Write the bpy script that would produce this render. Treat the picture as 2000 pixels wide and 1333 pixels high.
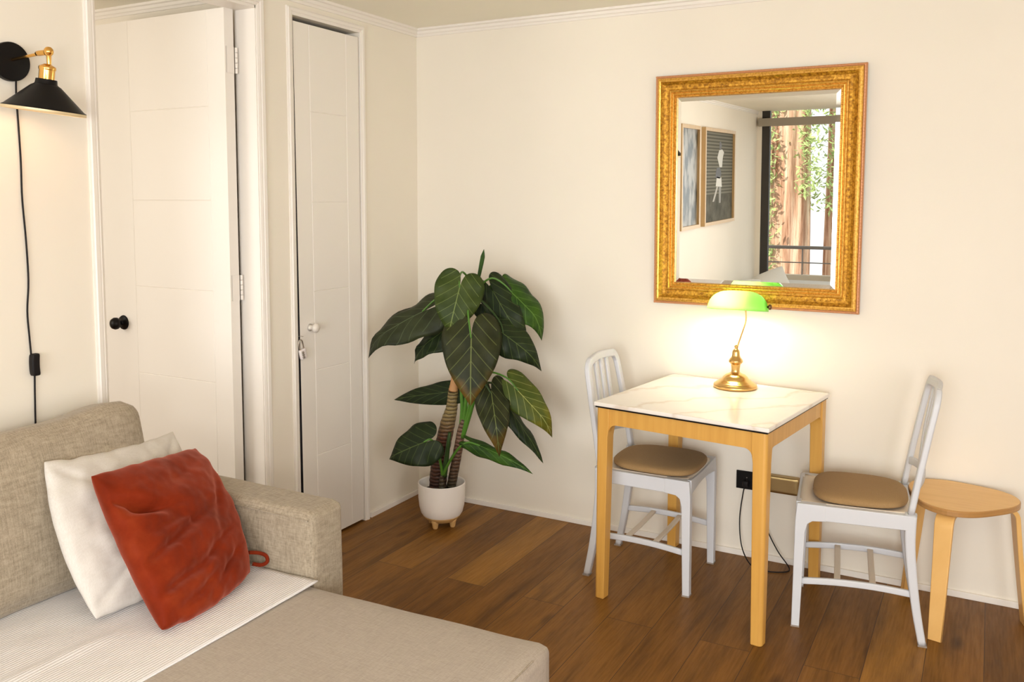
import bpy, bmesh, math, random
from mathutils import Vector, Matrix, noise
V = Vector
random.seed(7)
scene = bpy.context.scene
C = scene.collection
for o in list(bpy.data.objects):
    bpy.data.objects.remove(o)

# ---------------------------------------------------------------- camera
YAW, PITCH, ROLL = 0.49888, 0.08755, 0.00281
F_PX, PP_Y = 1717.4, 546.5
CAM = V((2.628, -3.794, 1.55))
cy_, sy_, cp_, sp_ = math.cos(YAW), math.sin(YAW), math.cos(PITCH), math.sin(PITCH)
fwd = V((-sy_ * cp_, cy_ * cp_, -sp_)); r0 = V((cy_, sy_, 0)); u0 = r0.cross(fwd)
rgt = r0 * math.cos(ROLL) + u0 * math.sin(ROLL)
upv = -r0 * math.sin(ROLL) + u0 * math.cos(ROLL)
cd = bpy.data.cameras.new('camera')
cam = bpy.data.objects.new('camera', cd); C.objects.link(cam)
m = Matrix((rgt, upv, -fwd)).transposed().to_4x4(); m.translation = CAM
cam.matrix_world = m
cd.sensor_width = 36; cd.sensor_fit = 'HORIZONTAL'
cd.lens = F_PX / 2000 * 36
cd.shift_y = -(666.5 - PP_Y) / 2000
cd.clip_start = 0.05
scene.camera = cam

# ---------------------------------------------------------------- view, world, daylight
scene.view_settings.view_transform = 'Standard'
scene.view_settings.look = 'None'
scene.view_settings.gamma = 1
scene.view_settings.use_curve_mapping = False
scene.view_settings.exposure = 0.13

w = bpy.data.worlds.new('world'); scene.world = w; w.use_nodes = True
bg = w.node_tree.nodes['Background']
bg.inputs[0].default_value = (0.90, 0.95, 1.0, 1); bg.inputs[1].default_value = 1.6

def area(name, loc, target, sx, sy, power, col):
    d = bpy.data.lights.new(name, 'AREA'); d.shape = 'RECTANGLE'; d.size = sx; d.size_y = sy
    d.energy = power; d.color = col
    o = bpy.data.objects.new(name, d); C.objects.link(o); o.location = loc
    o.rotation_euler = (V(target) - V(loc)).to_track_quat('-Z', 'Y').to_euler()
    return o
# daylight through the balcony glazing behind the camera; the side one is an added fill at an invented window
dl = area('daylight_balcony', (2.55, -7.42, 1.25), (1.6, 0, 0.8), 2.2, 2.0, 44, (0.93, 0.97, 1.0)); dl.data.spread = math.radians(105)
area('side_fill', (4.72, -4.2, 1.45), (0.4, -1.6, 0.9), 1.8, 1.7, 40, (0.97, 0.98, 1.0))
# added fill light behind the camera, without a fixture
cl = bpy.data.lights.new('fill_light', 'POINT'); cl.energy = 84; cl.color = (1.0, 0.965, 0.915); cl.shadow_soft_size = 0.22
clo = bpy.data.objects.new('fill_light', cl); C.objects.link(clo); clo.location = (2.75, -4.45, 1.45)
# daylight in the bedroom behind the open door
area('daylight_bedroom', (-1.9, -3.6, 1.5), (-0.95, -1.2, 1.0), 1.1, 1.3, 26, (1.0, 0.95, 0.87))
sun = bpy.data.lights.new('sun', 'SUN'); sun.energy = 5; sun.angle = 0.01; sun.color = (1.0, 0.96, 0.90)
so_ = bpy.data.objects.new('sun', sun); C.objects.link(so_); so_.rotation_euler = V((0.35, -1.0, -0.85)).to_track_quat('-Z', 'Y').to_euler()

# ---------------------------------------------------------------- materials
def mat(name, col, rough=0.6, metal=0.0, spec=0.5, coat=0.0, sheen=0.0):
    mm = bpy.data.materials.new(name); mm.use_nodes = True
    b = mm.node_tree.nodes['Principled BSDF']
    b.inputs['Base Color'].default_value = (*col, 1)
    b.inputs['Roughness'].default_value = rough
    b.inputs['Metallic'].default_value = metal
    b.inputs['Specular IOR Level'].default_value = spec
    b.inputs['Coat Weight'].default_value = coat
    b.inputs['Sheen Weight'].default_value = sheen
    return mm
def N(mm, kind, **kw):
    n = mm.node_tree.nodes.new(kind)
    for k, v in kw.items():
        if k in n.inputs: n.inputs[k].default_value = v
        else: setattr(n, k, v)
    return n
def L(mm, a, b): mm.node_tree.links.new(a, b)
def bsdf(mm): return mm.node_tree.nodes['Principled BSDF']
def ramp(mm, fac, stops):
    r = N(mm, 'ShaderNodeValToRGB'); el = r.color_ramp.elements
    while len(el) < len(stops): el.new(0.5)
    for e, (p, c) in zip(el, stops): e.position = p; e.color = (*c, 1)
    L(mm, fac, r.inputs[0]); return r
def coord(mm, scale=(1, 1, 1), out='Object', rot=(0, 0, 0)):
    t = N(mm, 'ShaderNodeTexCoord'); mp = N(mm, 'ShaderNodeMapping')
    mp.inputs['Scale'].default_value = scale; mp.inputs['Rotation'].default_value = rot
    L(mm, t.outputs[out], mp.inputs[0]); return mp.outputs[0]
def bump(mm, h, strength, dist=0.002):
    b = N(mm, 'ShaderNodeBump'); b.inputs['Strength'].default_value = strength; b.inputs['Distance'].default_value = dist
    L(mm, h, b.inputs['Height']); L(mm, b.outputs[0], bsdf(mm).inputs['Normal'])
def noisy(mm, co, scale, detail=4, rough=0.5):
    n = N(mm, 'ShaderNodeTexNoise'); n.inputs['Scale'].default_value = scale
    n.inputs['Detail'].default_value = detail; n.inputs['Roughness'].default_value = rough
    L(mm, co, n.inputs['Vector']); return n.outputs['Fac']

def painted(name, c, var=0.02, rough=0.6, b=0.12):
    mm = mat(name, c, rough, spec=0.3)
    co = coord(mm)
    r = ramp(mm, noisy(mm, co, 1.3, 3), [(0.3, tuple(x * (1 - var) for x in c)), (0.7, tuple(min(1, x * (1 + var)) for x in c))])
    L(mm, r.outputs[0], bsdf(mm).inputs['Base Color'])
    bump(mm, noisy(mm, co, 60, 4), b, 0.001)
    return mm
M = {}
M['wall'] = painted('wall_paint', (0.865, 0.800, 0.692))
M['ceil'] = painted('ceiling_paint', (0.93, 0.885, 0.76))
M['trim'] = painted('trim_paint', (0.87, 0.815, 0.745), 0.01, 0.35, 0.05)
M['door'] = painted('door_paint', (0.87, 0.82, 0.75), 0.015, 0.35, 0.05)
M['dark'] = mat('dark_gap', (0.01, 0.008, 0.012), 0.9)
M['black'] = mat('black_metal', (0.005, 0.004, 0.004), 0.4, spec=0.18)
M['blackplastic'] = mat('black_plastic', (0.010, 0.008, 0.008), 0.5, spec=0.2)
M['white_plastic'] = mat('white_chair_plastic', (0.66, 0.67, 0.70), 0.45)
M['beige_plastic'] = mat('beige_chair_plastic', (0.84, 0.74, 0.62), 0.5)
M['footgrey'] = mat('grey_foot', (0.30, 0.25, 0.21), 0.7)
M['white_knob'] = mat('white_knob', (0.80, 0.74, 0.66), 0.3)
M['steel'] = mat('steel', (0.6, 0.55, 0.5), 0.3, 1.0)
M['windowframe'] = mat('window_frame_dark', (0.035, 0.03, 0.025), 0.5)
M['concrete'] = painted('concrete', (0.50, 0.45, 0.38), 0.06)

def brass(name, c, rough):
    mm = mat(name, c, rough, 1.0)
    bsdf(mm).inputs['Anisotropic'].default_value = 0.4
    bump(mm, noisy(mm, coord(mm, (1, 1, 30)), 40, 2), 0.05, 0.0005)
    return mm
M['brass'] = brass('brushed_brass', (0.72, 0.46, 0.17), 0.24)
M['brass_s'] = brass('polished_brass', (0.78, 0.44, 0.12), 0.16)
M['brass_box'] = brass('satin_brass', (0.46, 0.33, 0.15), 0.38)

# oak plank floor: planks run along y
def floor_mat():
    mm = mat('oak_planks', (0.2, 0.1, 0.04), 0.42, spec=0.25)
    co = coord(mm, (1, 1, 1), 'Object', (0, 0, math.pi / 2))
    br = N(mm, 'ShaderNodeTexBrick'); br.offset = 0.37; br.offset_frequency = 2; br.squash = 1
    br.inputs['Scale'].default_value = 1; br.inputs['Mortar Size'].default_value = 0.0012
    br.inputs['Mortar Smooth'].default_value = 0.2; br.inputs['Bias'].default_value = 0
    br.inputs['Brick Width'].default_value = 1.32; br.inputs['Row Height'].default_value = 0.178
    br.inputs['Color1'].default_value = (0, 0, 0, 1); br.inputs['Color2'].default_value = (1, 1, 1, 1); br.inputs['Mortar'].default_value = (0.5, 0.5, 0.5, 1)
    L(mm, co, br.inputs['Vector'])
    # grain offset per plank
    add = N(mm, 'ShaderNodeVectorMath', operation='MULTIPLY_ADD')
    L(mm, br.outputs['Color'], add.inputs[0]); add.inputs[1].default_value = (7, 5, 3)
    L(mm, co, add.inputs[2])
    mp = N(mm, 'ShaderNodeMapping'); mp.inputs['Scale'].default_value = (1.0, 9, 1); L(mm, add.outputs[0], mp.inputs[0])
    big = noisy(mm, mp.outputs[0], 1.6, 6, 0.6)
    mp2 = N(mm, 'ShaderNodeMapping'); mp2.inputs['Scale'].default_value = (3.5, 60, 1); L(mm, add.outputs[0], mp2.inputs[0])
    fine = noisy(mm, mp2.outputs[0], 2.2, 5, 0.65)
    kn = N(mm, 'ShaderNodeTexVoronoi'); kn.inputs['Scale'].default_value = 1.0; kn.inputs['Randomness'].default_value = 1
    mp3 = N(mm, 'ShaderNodeMapping'); mp3.inputs['Scale'].default_value = (1.6, 4.2, 1); L(mm, add.outputs[0], mp3.inputs[0]); L(mm, mp3.outputs[0], kn.inputs['Vector'])
    base = ramp(mm, br.outputs['Color'], [(0.0, (0.180, 0.074, 0.012)), (0.3, (0.245, 0.106, 0.017)), (0.6, (0.210, 0.088, 0.014)), (0.85, (0.285, 0.128, 0.021)), (1.0, (0.36, 0.168, 0.027))])
    g1 = ramp(mm, big, [(0.28, (0.52, 0.50, 0.50)), (0.5, (0.95, 0.95, 0.95)), (0.72, (1.22, 1.22, 1.22))])
    g2 = ramp(mm, fine, [(0.3, (0.80, 0.78, 0.76)), (0.6, (1.05, 1.05, 1.05))])
    g3 = ramp(mm, kn.outputs['Distance'], [(0.0, (0.25, 0.22, 0.2)), (0.035, (0.45, 0.42, 0.4)), (0.12, (1, 1, 1))])
    last = base.outputs[0]
    for g in (g1, g2, g3):
        mx = N(mm, 'ShaderNodeMix', data_type='RGBA', blend_type='MULTIPLY'); mx.inputs[0].default_value = 1
        L(mm, last, mx.inputs[6]); L(mm, g.outputs[0], mx.inputs[7]); last = mx.outputs[2]
    mx = N(mm, 'ShaderNodeMix', data_type='RGBA'); L(mm, br.outputs['Fac'], mx.inputs[0]); L(mm, last, mx.inputs[6]); mx.inputs[7].default_value = (0.05, 0.022, 0.01, 1)
    L(mm, mx.outputs[2], bsdf(mm).inputs['Base Color'])
    rr = ramp(mm, fine, [(0.3, (0.5,) * 3), (0.7, (0.38,) * 3)]); L(mm, rr.outputs[0], bsdf(mm).inputs['Roughness'])
    bump(mm, fine, 0.15, 0.001)
    return mm
M['floor'] = floor_mat()

def wood(name, c1, c2, rough=0.4, axis=(25, 25, 1.5), coat=0.1):
    mm = mat(name, c1, rough, coat=coat)
    n = noisy(mm, coord(mm, axis), 1.6, 5, 0.55)
    r = ramp(mm, n, [(0.3, c2), (0.65, c1)]); L(mm, r.outputs[0], bsdf(mm).inputs['Base Color'])
    bump(mm, n, 0.05, 0.0006); return mm
M['table_wood'] = wood('birch_table_wood', (0.70, 0.38, 0.085), (0.62, 0.315, 0.062))
M['stool_wood'] = wood('birch_ply', (0.84, 0.50, 0.17), (0.77, 0.44, 0.135), axis=(3, 30, 3))
M['stool_edge'] = wood('birch_ply_edge', (0.52, 0.27, 0.085), (0.40, 0.20, 0.06), axis=(2, 2, 220))
M['frame_wood'] = wood('pale_frame_wood', (0.62, 0.42, 0.20), (0.55, 0.36, 0.17))

def marble():
    mm = mat('marble', (0.85, 0.8, 0.73), 0.22, coat=0.2)
    co = coord(mm, (1, 1, 1), rot=(0, 0, 0.6))
    wv = N(mm, 'ShaderNodeTexWave', wave_type='BANDS'); wv.inputs['Scale'].default_value = 1.6; wv.inputs['Distortion'].default_value = 9
    wv.inputs['Detail'].default_value = 5; wv.inputs['Detail Scale'].default_value = 1.4
    L(mm, co, wv.inputs['Vector'])
    r1 = ramp(mm, wv.outputs['Fac'], [(0.0, (0.80, 0.71, 0.62)), (0.03, (0.86, 0.80, 0.74)), (0.10, (0.90, 0.86, 0.81)), (1, (0.91, 0.87, 0.82))])
    r2 = ramp(mm, noisy(mm, co, 3.5, 5), [(0.35, (0.96, 0.94, 0.92)), (0.65, (1, 1, 1))])
    mx = N(mm, 'ShaderNodeMix', data_type='RGBA', blend_type='MULTIPLY'); mx.inputs[0].default_value = 1
    L(mm, r1.outputs[0], mx.inputs[6]); L(mm, r2.outputs[0], mx.inputs[7]); L(mm, mx.outputs[2], bsdf(mm).inputs['Base Color'])
    return mm
M['marble'] = marble()

def fabric(name, c, dark, scale=1.0, sheen=0.2, b=0.35):
    mm = mat(name, c, 0.9, spec=0.15, sheen=sheen)
    tex = N(mm, 'ShaderNodeTexCoord')
    outs = []
    for sc in ((40, 620, 620), (620, 40, 160), (160, 620, 40)):
        mp = N(mm, 'ShaderNodeMapping'); mp.inputs['Scale'].default_value = tuple(x * scale for x in sc)
        L(mm, tex.outputs['Object'], mp.inputs[0]); outs.append(noisy(mm, mp.outputs[0], 1.0, 2, 0.5))
    a = N(mm, 'ShaderNodeMath', operation='ADD'); L(mm, outs[0], a.inputs[0]); L(mm, outs[1], a.inputs[1])
    a2 = N(mm, 'ShaderNodeMath', operation='ADD'); L(mm, a.outputs[0], a2.inputs[0]); L(mm, outs[2], a2.inputs[1])
    dv = N(mm, 'ShaderNodeMath', operation='DIVIDE'); L(mm, a2.outputs[0], dv.inputs[0]); dv.inputs[1].default_value = 3
    r = ramp(mm, dv.outputs[0], [(0.36, dark), (0.60, c)])
    L(mm, r.outputs[0], bsdf(mm).inputs['Base Color'])
    bump(mm, dv.outputs[0], b, 0.0015)
    return mm
M['linen'] = fabric('beige_linen_shaded', (0.43, 0.355, 0.26), (0.25, 0.202, 0.140), 0.55)  # same linen as the seat, darkened to paint in the back cushion's shade
M['linen_seat'] = fabric('beige_linen_seat', (0.455, 0.385, 0.315), (0.355, 0.295, 0.235), 0.55)
M['cushionbrown'] = fabric('brown_felt', (0.38, 0.235, 0.105), (0.31, 0.19, 0.082), 2.0, 0.05, 0.15)
M['whitefab'] = fabric('off_white_linen', (0.70, 0.66, 0.61), (0.63, 0.585, 0.53), 0.8, 0.1, 0.2)
M['bluewhite'] = fabric('white_cotton', (0.62, 0.61, 0.58), (0.54, 0.53, 0.50), 0.8, 0.1, 0.2)

def towel_mat():
    mm = mat('ribbed_cotton', (0.83, 0.80, 0.79), 0.9, spec=0.1, sheen=0.2)
    co = coord(mm, (1, 1, 1))
    wv = N(mm, 'ShaderNodeTexWave', wave_type='BANDS', bands_direction='X'); wv.inputs['Scale'].default_value = 34; wv.inputs['Distortion'].default_value = 0.25
    L(mm, co, wv.inputs['Vector'])
    n = noisy(mm, co, 180, 2)
    r = ramp(mm, wv.outputs['Fac'], [(0.0, (0.74, 0.71, 0.71)), (0.55, (0.84, 0.81, 0.80))])
    L(mm, r.outputs[0], bsdf(mm).inputs['Base Color'])
    a = N(mm, 'ShaderNodeMath', operation='MULTIPLY_ADD'); L(mm, n, a.inputs[0]); a.inputs[1].default_value = 0.4; L(mm, wv.outputs['Fac'], a.inputs[2])
    bump(mm, a.outputs[0], 0.45, 0.003); return mm
M['towel'] = towel_mat()

def velvet():
    mm = mat('rust_velvet', (0.34, 0.062, 0.017), 0.6, spec=0.08, sheen=0.5)
    b = bsdf(mm); b.inputs['Sheen Roughness'].default_value = 0.45; b.inputs['Sheen Tint'].default_value = (1.0, 0.34, 0.24, 1)
    co = coord(mm)
    r = ramp(mm, noisy(mm, co, 7, 5, 0.6), [(0.3, (0.105, 0.009, 0.001)), (0.55, (0.195, 0.019, 0.003)), (0.75, (0.26, 0.036, 0.008))])
    L(mm, r.outputs[0], b.inputs['Base Color'])
    bump(mm, noisy(mm, coord(mm, (1, 1, 2.2)), 16, 5), 0.35, 0.006); return mm
M['velvet'] = velvet()

def gold():
    mm = mat('gilded_wood', (0.75, 0.42, 0.07), 0.36, 0.55)
    co = coord(mm)
    n = noisy(mm, co, 85, 5, 0.7)
    r = ramp(mm, n, [(0.34, (0.22, 0.085, 0.005)), (0.48, (0.48, 0.215, 0.012)), (0.66, (0.78, 0.42, 0.05))])
    L(mm, r.outputs[0], bsdf(mm).inputs['Base Color']); bump(mm, n, 0.55, 0.004); return mm
M['gold'] = gold()
def goldline():
    mm = mat('bright_gilt', (0.92, 0.56, 0.14), 0.33, 0.6)
    n = noisy(mm, coord(mm), 120, 4, 0.6)
    r = ramp(mm, n, [(0.3, (0.52, 0.22, 0.02)), (0.6, (0.86, 0.49, 0.10))]); L(mm, r.outputs[0], bsdf(mm).inputs['Base Color'])
    bump(mm, n, 0.3, 0.002); return mm
M['gilt'] = goldline()
M['red_rim'] = mat('reddish_gilt_rim', (0.60, 0.27, 0.12), 0.45, 0.3)
M['mirror'] = mat('mirror_silver', (0.84, 0.835, 0.79), 0.0, 1.0)

def leafmat(name, base, dark, vein, blotch=None):
    mm = mat(name, base, 0.5, spec=0.25)
    uvn = N(mm, 'ShaderNodeTexCoord'); sep = N(mm, 'ShaderNodeSeparateXYZ'); L(mm, uvn.outputs['UV'], sep.inputs[0])
    def mth(op, a, b=None, c=None):
        n = N(mm, 'ShaderNodeMath', operation=op)
        for i, x in enumerate((a, b, c)):
            if x is None: continue
            if isinstance(x, (int, float)): n.inputs[i].default_value = x
            else: L(mm, x, n.inputs[i])
        return n.outputs[0]
    a = mth('SUBTRACT', sep.outputs[0], 0.5); a = mth('MULTIPLY', a, 3.0)      # along midrib
    b = mth('ABSOLUTE', mth('MULTIPLY', mth('SUBTRACT', sep.outputs[1], 0.5), 3.0))
    q = mth('SUBTRACT', a, mth('MULTIPLY', b, 0.62)); q = mth('ADD', q, mth('MULTIPLY', mth('MULTIPLY', b, b), 0.12))
    fr = mth('ABSOLUTE', mth('SUBTRACT', mth('FRACT', mth('ADD', mth('DIVIDE', q, 0.225), 20)), 0.5))
    lat = mth('LESS_THAN', fr, 0.042)
    lat = mth('MULTIPLY', lat, mth('LESS_THAN', b, 0.82))
    mid = mth('LESS_THAN', b, 0.018)
    v = mth('MAXIMUM', mth('MULTIPLY', lat, 0.55), mid)
    n = noisy(mm, coord(mm), 14, 4)
    stops = [(0.35, dark), (0.65, base)]
    r = ramp(mm, n, stops); last = r.outputs[0]
    if blotch:
        g = mth('ADD', mth('MULTIPLY', b, 0.22), mth('MULTIPLY', a, 0.80)); g = mth('ADD', g, mth('MULTIPLY', n, 0.5))
        rr = ramp(mm, g, [(0.78, (0, 0, 0)), (1.10, (1, 1, 1))])
        mx = N(mm, 'ShaderNodeMix', data_type='RGBA'); L(mm, rr.outputs[0], mx.inputs[0]); L(mm, last, mx.inputs[6]); mx.inputs[7].default_value = (*blotch, 1); last = mx.outputs[2]
    mx = N(mm, 'ShaderNodeMix', data_type='RGBA'); L(mm, v, mx.inputs[0]); L(mm, last, mx.inputs[6]); mx.inputs[7].default_value = (*vein, 1)
    L(mm, mx.outputs[2], bsdf(mm).inputs['Base Color'])
    h = mth('SUBTRACT', 0.5, mth('MINIMUM', fr, 0.35)); bump(mm, h, 0.35, 0.004)
    # a little light through the blade
    out = mm.node_tree.nodes['Material Output']; tr = N(mm, 'ShaderNodeBsdfTranslucent'); L(mm, mx.outputs[2], tr.inputs[0])
    ms = N(mm, 'ShaderNodeMixShader'); ms.inputs[0].default_value = 0.18
    L(mm, bsdf(mm).outputs[0], ms.inputs[1]); L(mm, tr.outputs[0], ms.inputs[2]); L(mm, ms.outputs[0], out.inputs[0])
    return mm
M['leaf_mid'] = leafmat('leaf_green', (0.060, 0.088, 0.016), (0.036, 0.060, 0.010), (0.20, 0.26, 0.07))
M['leaf_dark'] = leafmat('leaf_dark_green', (0.022, 0.036, 0.010), (0.013, 0.024, 0.008), (0.09, 0.13, 0.035))
M['leaf_brown'] = leafmat('leaf_bronze', (0.038, 0.042, 0.012), (0.020, 0.026, 0.008), (0.17, 0.20, 0.06), (0.15, 0.085, 0.015))
M['leaf_grey'] = leafmat('leaf_grey_green', (0.042, 0.052, 0.020), (0.026, 0.032, 0.013), (0.10, 0.13, 0.06))
M['leaf_bright'] = leafmat('leaf_bright_green', (0.050, 0.125, 0.010), (0.020, 0.055, 0.008), (0.12, 0.24, 0.04))
M['leaf_yellow'] = leafmat('leaf_yellow_green', (0.105, 0.125, 0.016), (0.055, 0.085, 0.012), (0.42, 0.44, 0.13), (0.24, 0.21, 0.02))
M['stalk'] = mat('green_stalk', (0.075, 0.20, 0.02), 0.4)
M['stalk_dark'] = mat('dark_green_stalk', (0.03, 0.07, 0.012), 0.45)

def trunk_mat(name, c1, c2, c3, top=None):
    mm = mat(name, c1, 0.6)
    co = coord(mm)
    wv = N(mm, 'ShaderNodeTexWave', wave_type='BANDS', bands_direction='Z'); wv.inputs['Scale'].default_value = 17; wv.inputs['Distortion'].default_value = 2.2; wv.inputs['Detail Scale'].default_value = 3
    L(mm, co, wv.inputs['Vector'])
    sep = N(mm, 'ShaderNodeSeparateXYZ'); L(mm, co, sep.inputs[0])
    z = N(mm, 'ShaderNodeMapRange'); z.inputs[1].default_value = 0.2; z.inputs[2].default_value = 0.7; L(mm, sep.outputs[2], z.inputs[0])
    base = ramp(mm, z.outputs[0], [(0.0, c1), (0.5, c2), (0.75, c3)])
    r = ramp(mm, wv.outputs['Fac'], [(0.0, (0.30, 0.26, 0.22)), (0.25, (0.85, 0.85, 0.85)), (1, (1.1, 1.1, 1.1))])
    mx = N(mm, 'ShaderNodeMix', data_type='RGBA', blend_type='MULTIPLY'); mx.inputs[0].default_value = 1
    L(mm, base.outputs[0], mx.inputs[6]); L(mm, r.outputs[0], mx.inputs[7]); L(mm, mx.outputs[2], bsdf(mm).inputs['Base Color'])
    bump(mm, wv.outputs['Fac'], 0.6, 0.006); return mm
M['trunk'] = trunk_mat('ringed_trunk', (0.055, 0.022, 0.012), (0.14, 0.048, 0.022), (0.26, 0.19, 0.07))
M['trunk2'] = trunk_mat('purple_trunk', (0.035, 0.032, 0.012), (0.20, 0.10, 0.06), (0.13, 0.09, 0.05))
M['peach'] = mat('peach_trunk_top', (0.55, 0.28, 0.11), 0.6)
M['pot'] = painted('speckled_white_ceramic', (0.88, 0.82, 0.76), 0.03, 0.35)
M['terracotta'] = painted('tan_clay', (0.62, 0.37, 0.14), 0.05, 0.6)
M['soil'] = painted('dark_soil', (0.02, 0.017, 0.015), 0.4, 0.9, 1.0)

def green_glass():
    mm = bpy.data.materials.new('green_glass_shade'); mm.use_nodes = True; nt = mm.node_tree
    b = bsdf(mm); b.inputs['Base Color'].default_value = (0.08, 0.50, 0.010, 1); b.inputs['Roughness'].default_value = 0.12; b.inputs['Coat Weight'].default_value = 0.5
    tr = N(mm, 'ShaderNodeBsdfTranslucent'); tr.inputs[0].default_value = (0.60, 0.92, 0.42, 1)
    ms = N(mm, 'ShaderNodeMixShader'); ms.inputs[0].default_value = 0.78
    L(mm, b.outputs[0], ms.inputs[1]); L(mm, tr.outputs[0], ms.inputs[2]); L(mm, ms.outputs[0], nt.nodes['Material Output'].inputs[0])
    return mm
M['green'] = green_glass()
def emis(name, c, s):
    mm = bpy.data.materials.new(name); mm.use_nodes = True
    b = bsdf(mm); b.inputs['Emission Color'].default_value = (*c, 1); b.inputs['Emission Strength'].default_value = s
    return mm
M['bulb'] = emis('bulb', (1.0, 0.80, 0.52), 30)
M['glass'] = mat('window_glass', (1, 1, 1), 0.0); bsdf(M['glass']).inputs['Transmission Weight'].default_value = 1; bsdf(M['glass']).inputs['IOR'].default_value = 1.02

# ---------------------------------------------------------------- mesh helpers
def obj(name, bm, material, parent=None, smooth=True, bevel=None, seg=2, angle=35, subsurf=0):
    me = bpy.data.meshes.new(name); bmesh.ops.recalc_face_normals(bm, faces=bm.faces[:]); bm.to_mesh(me); bm.free()
    mats = material if isinstance(material, (list, tuple)) else [material]
    for x in mats: me.materials.append(x)
    if smooth:
        for p in me.polygons: p.use_smooth = True
    o = bpy.data.objects.new(name, me); C.objects.link(o)
    if parent: o.parent = parent
    if bevel:
        b = o.modifiers.new('bevel', 'BEVEL'); b.width = bevel; b.segments = seg; b.limit_method = 'ANGLE'; b.angle_limit = math.radians(angle); b.harden_normals = False
    if subsurf:
        s = o.modifiers.new('sub', 'SUBSURF'); s.levels = subsurf; s.render_levels = subsurf
    if smooth:
        e = o.modifiers.new('wn', 'WEIGHTED_NORMAL'); e.keep_sharp = False
    return o
def thing(name, label, cat, loc=(0, 0, 0), rz=0, group=None, rx=0):
    o = bpy.data.objects.new(name, None); C.objects.link(o); o.location = loc; o.rotation_euler = (rx, 0, rz)
    o.empty_display_size = 0.05
    return tag(o, label, cat, group)
def tag(o, label, cat, group=None):
    o['label'] = label; o['category'] = cat
    if group: o['group'] = group
    return o
def struct(o, label=None, cat=None):
    o['kind'] = 'structure'
    if label: o['label'] = label
    if cat: o['category'] = cat
    return o
def box(bm, a, b, mi=0):
    a, b = V(a), V(b)
    lo = V((min(a.x, b.x), min(a.y, b.y), min(a.z, b.z))); hi = V((max(a.x, b.x), max(a.y, b.y), max(a.z, b.z)))
    vs = [bm.verts.new((x, y, z)) for x in (lo.x, hi.x) for y in (lo.y, hi.y) for z in (lo.z, hi.z)]
    for f in ((0, 1, 3, 2), (4, 6, 7, 5), (0, 4, 5, 1), (2, 3, 7, 6), (0, 2, 6, 4), (1, 5, 7, 3)):
        fc = bm.faces.new([vs[i] for i in f]); fc.material_index = mi
def boxes(*bs):
    bm = bmesh.new()
    for a, b in bs: box(bm, a, b)
    return bm
def prism(pts, lo, hi, axis='y', bm=None, mi=0):
    bm = bm or bmesh.new()
    def p(a, b, t):
        return {'y': (a, t, b), 'x': (t, a, b), 'z': (a, b, t)}[axis]
    A = [bm.verts.new(p(a, b, lo)) for a, b in pts]; B = [bm.verts.new(p(a, b, hi)) for a, b in pts]
    n = len(pts)
    for f in [A, B[::-1]] + [[A[i], A[(i + 1) % n], B[(i + 1) % n], B[i]] for i in range(n)]:
        bm.faces.new(f).material_index = mi
    return bm
def catmull(pts, k=6):
    P = [V(p) for p in pts]; P = [P[0] * 2 - P[1]] + P + [P[-1] * 2 - P[-2]]; out = []
    for i in range(1, len(P) - 2):
        for j in range(k):
            t = j / k; a, b, c, d = P[i - 1:i + 3]
            out.append(0.5 * ((2 * b) + (c - a) * t + (2 * a - 5 * b + 4 * c - d) * t * t + (3 * b - a - 3 * c + d) * t ** 3))
    out.append(P[-2]); return out
def sweep(path, prof, side=None, scales=None, bm=None, cap=True):
    """prof: list of (s, n) offsets; side: constant reference vector for planar paths."""
    bm = bm or bmesh.new(); path = [V(p) for p in path]; rings = []
    prevn = None
    for i, p in enumerate(path):
        t = (path[min(i + 1, len(path) - 1)] - path[max(i - 1, 0)]).normalized()
        if side is not None:
            s = V(side); s = (s - t * s.dot(t)).normalized(); n = s.cross(t)
        else:
            if prevn is None:
                ref = V((0, 0, 1)) if abs(t.z) < 0.9 else V((1, 0, 0)); n = ref.cross(t).normalized()
            else:
                n = (prevn - t * prevn.dot(t)).normalized()
            prevn = n; s = t.cross(n)
        sc = scales[i] if scales else 1
        if not isinstance(sc, (tuple, list)): sc = (sc, sc)
        rings.append([bm.verts.new(p + s * (a * sc[0]) + n * (b * sc[1])) for a, b in prof])
    m_ = len(prof)
    for r1, r2 in zip(rings, rings[1:]):
        for i in range(m_): bm.faces.new((r1[i], r1[(i + 1) % m_], r2[(i + 1) % m_], r2[i]))
    if cap: bm.faces.new(rings[0][::-1]); bm.faces.new(rings[-1])
    return bm
def rect(w_, h_, r=0.2, k=3):
    """rounded rectangle profile, half sizes w_/2 h_/2"""
    r = min(w_, h_) * r; out = []
    for cx, cy, a0 in ((w_ / 2 - r, h_ / 2 - r, 0), (-w_ / 2 + r, h_ / 2 - r, 90), (-w_ / 2 + r, -h_ / 2 + r, 180), (w_ / 2 - r, -h_ / 2 + r, 270)):
        for j in range(k + 1):
            a = math.radians(a0 + 90 * j / k); out.append((cx + r * math.cos(a), cy + r * math.sin(a)))
    return out
def circ(r, n=12): return [(r * math.cos(2 * math.pi * i / n), r * math.sin(2 * math.pi * i / n)) for i in range(n)]
def tube(path, r, n=10, scales=None, bm=None): return sweep(path, circ(r, n), None, scales, bm)
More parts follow.
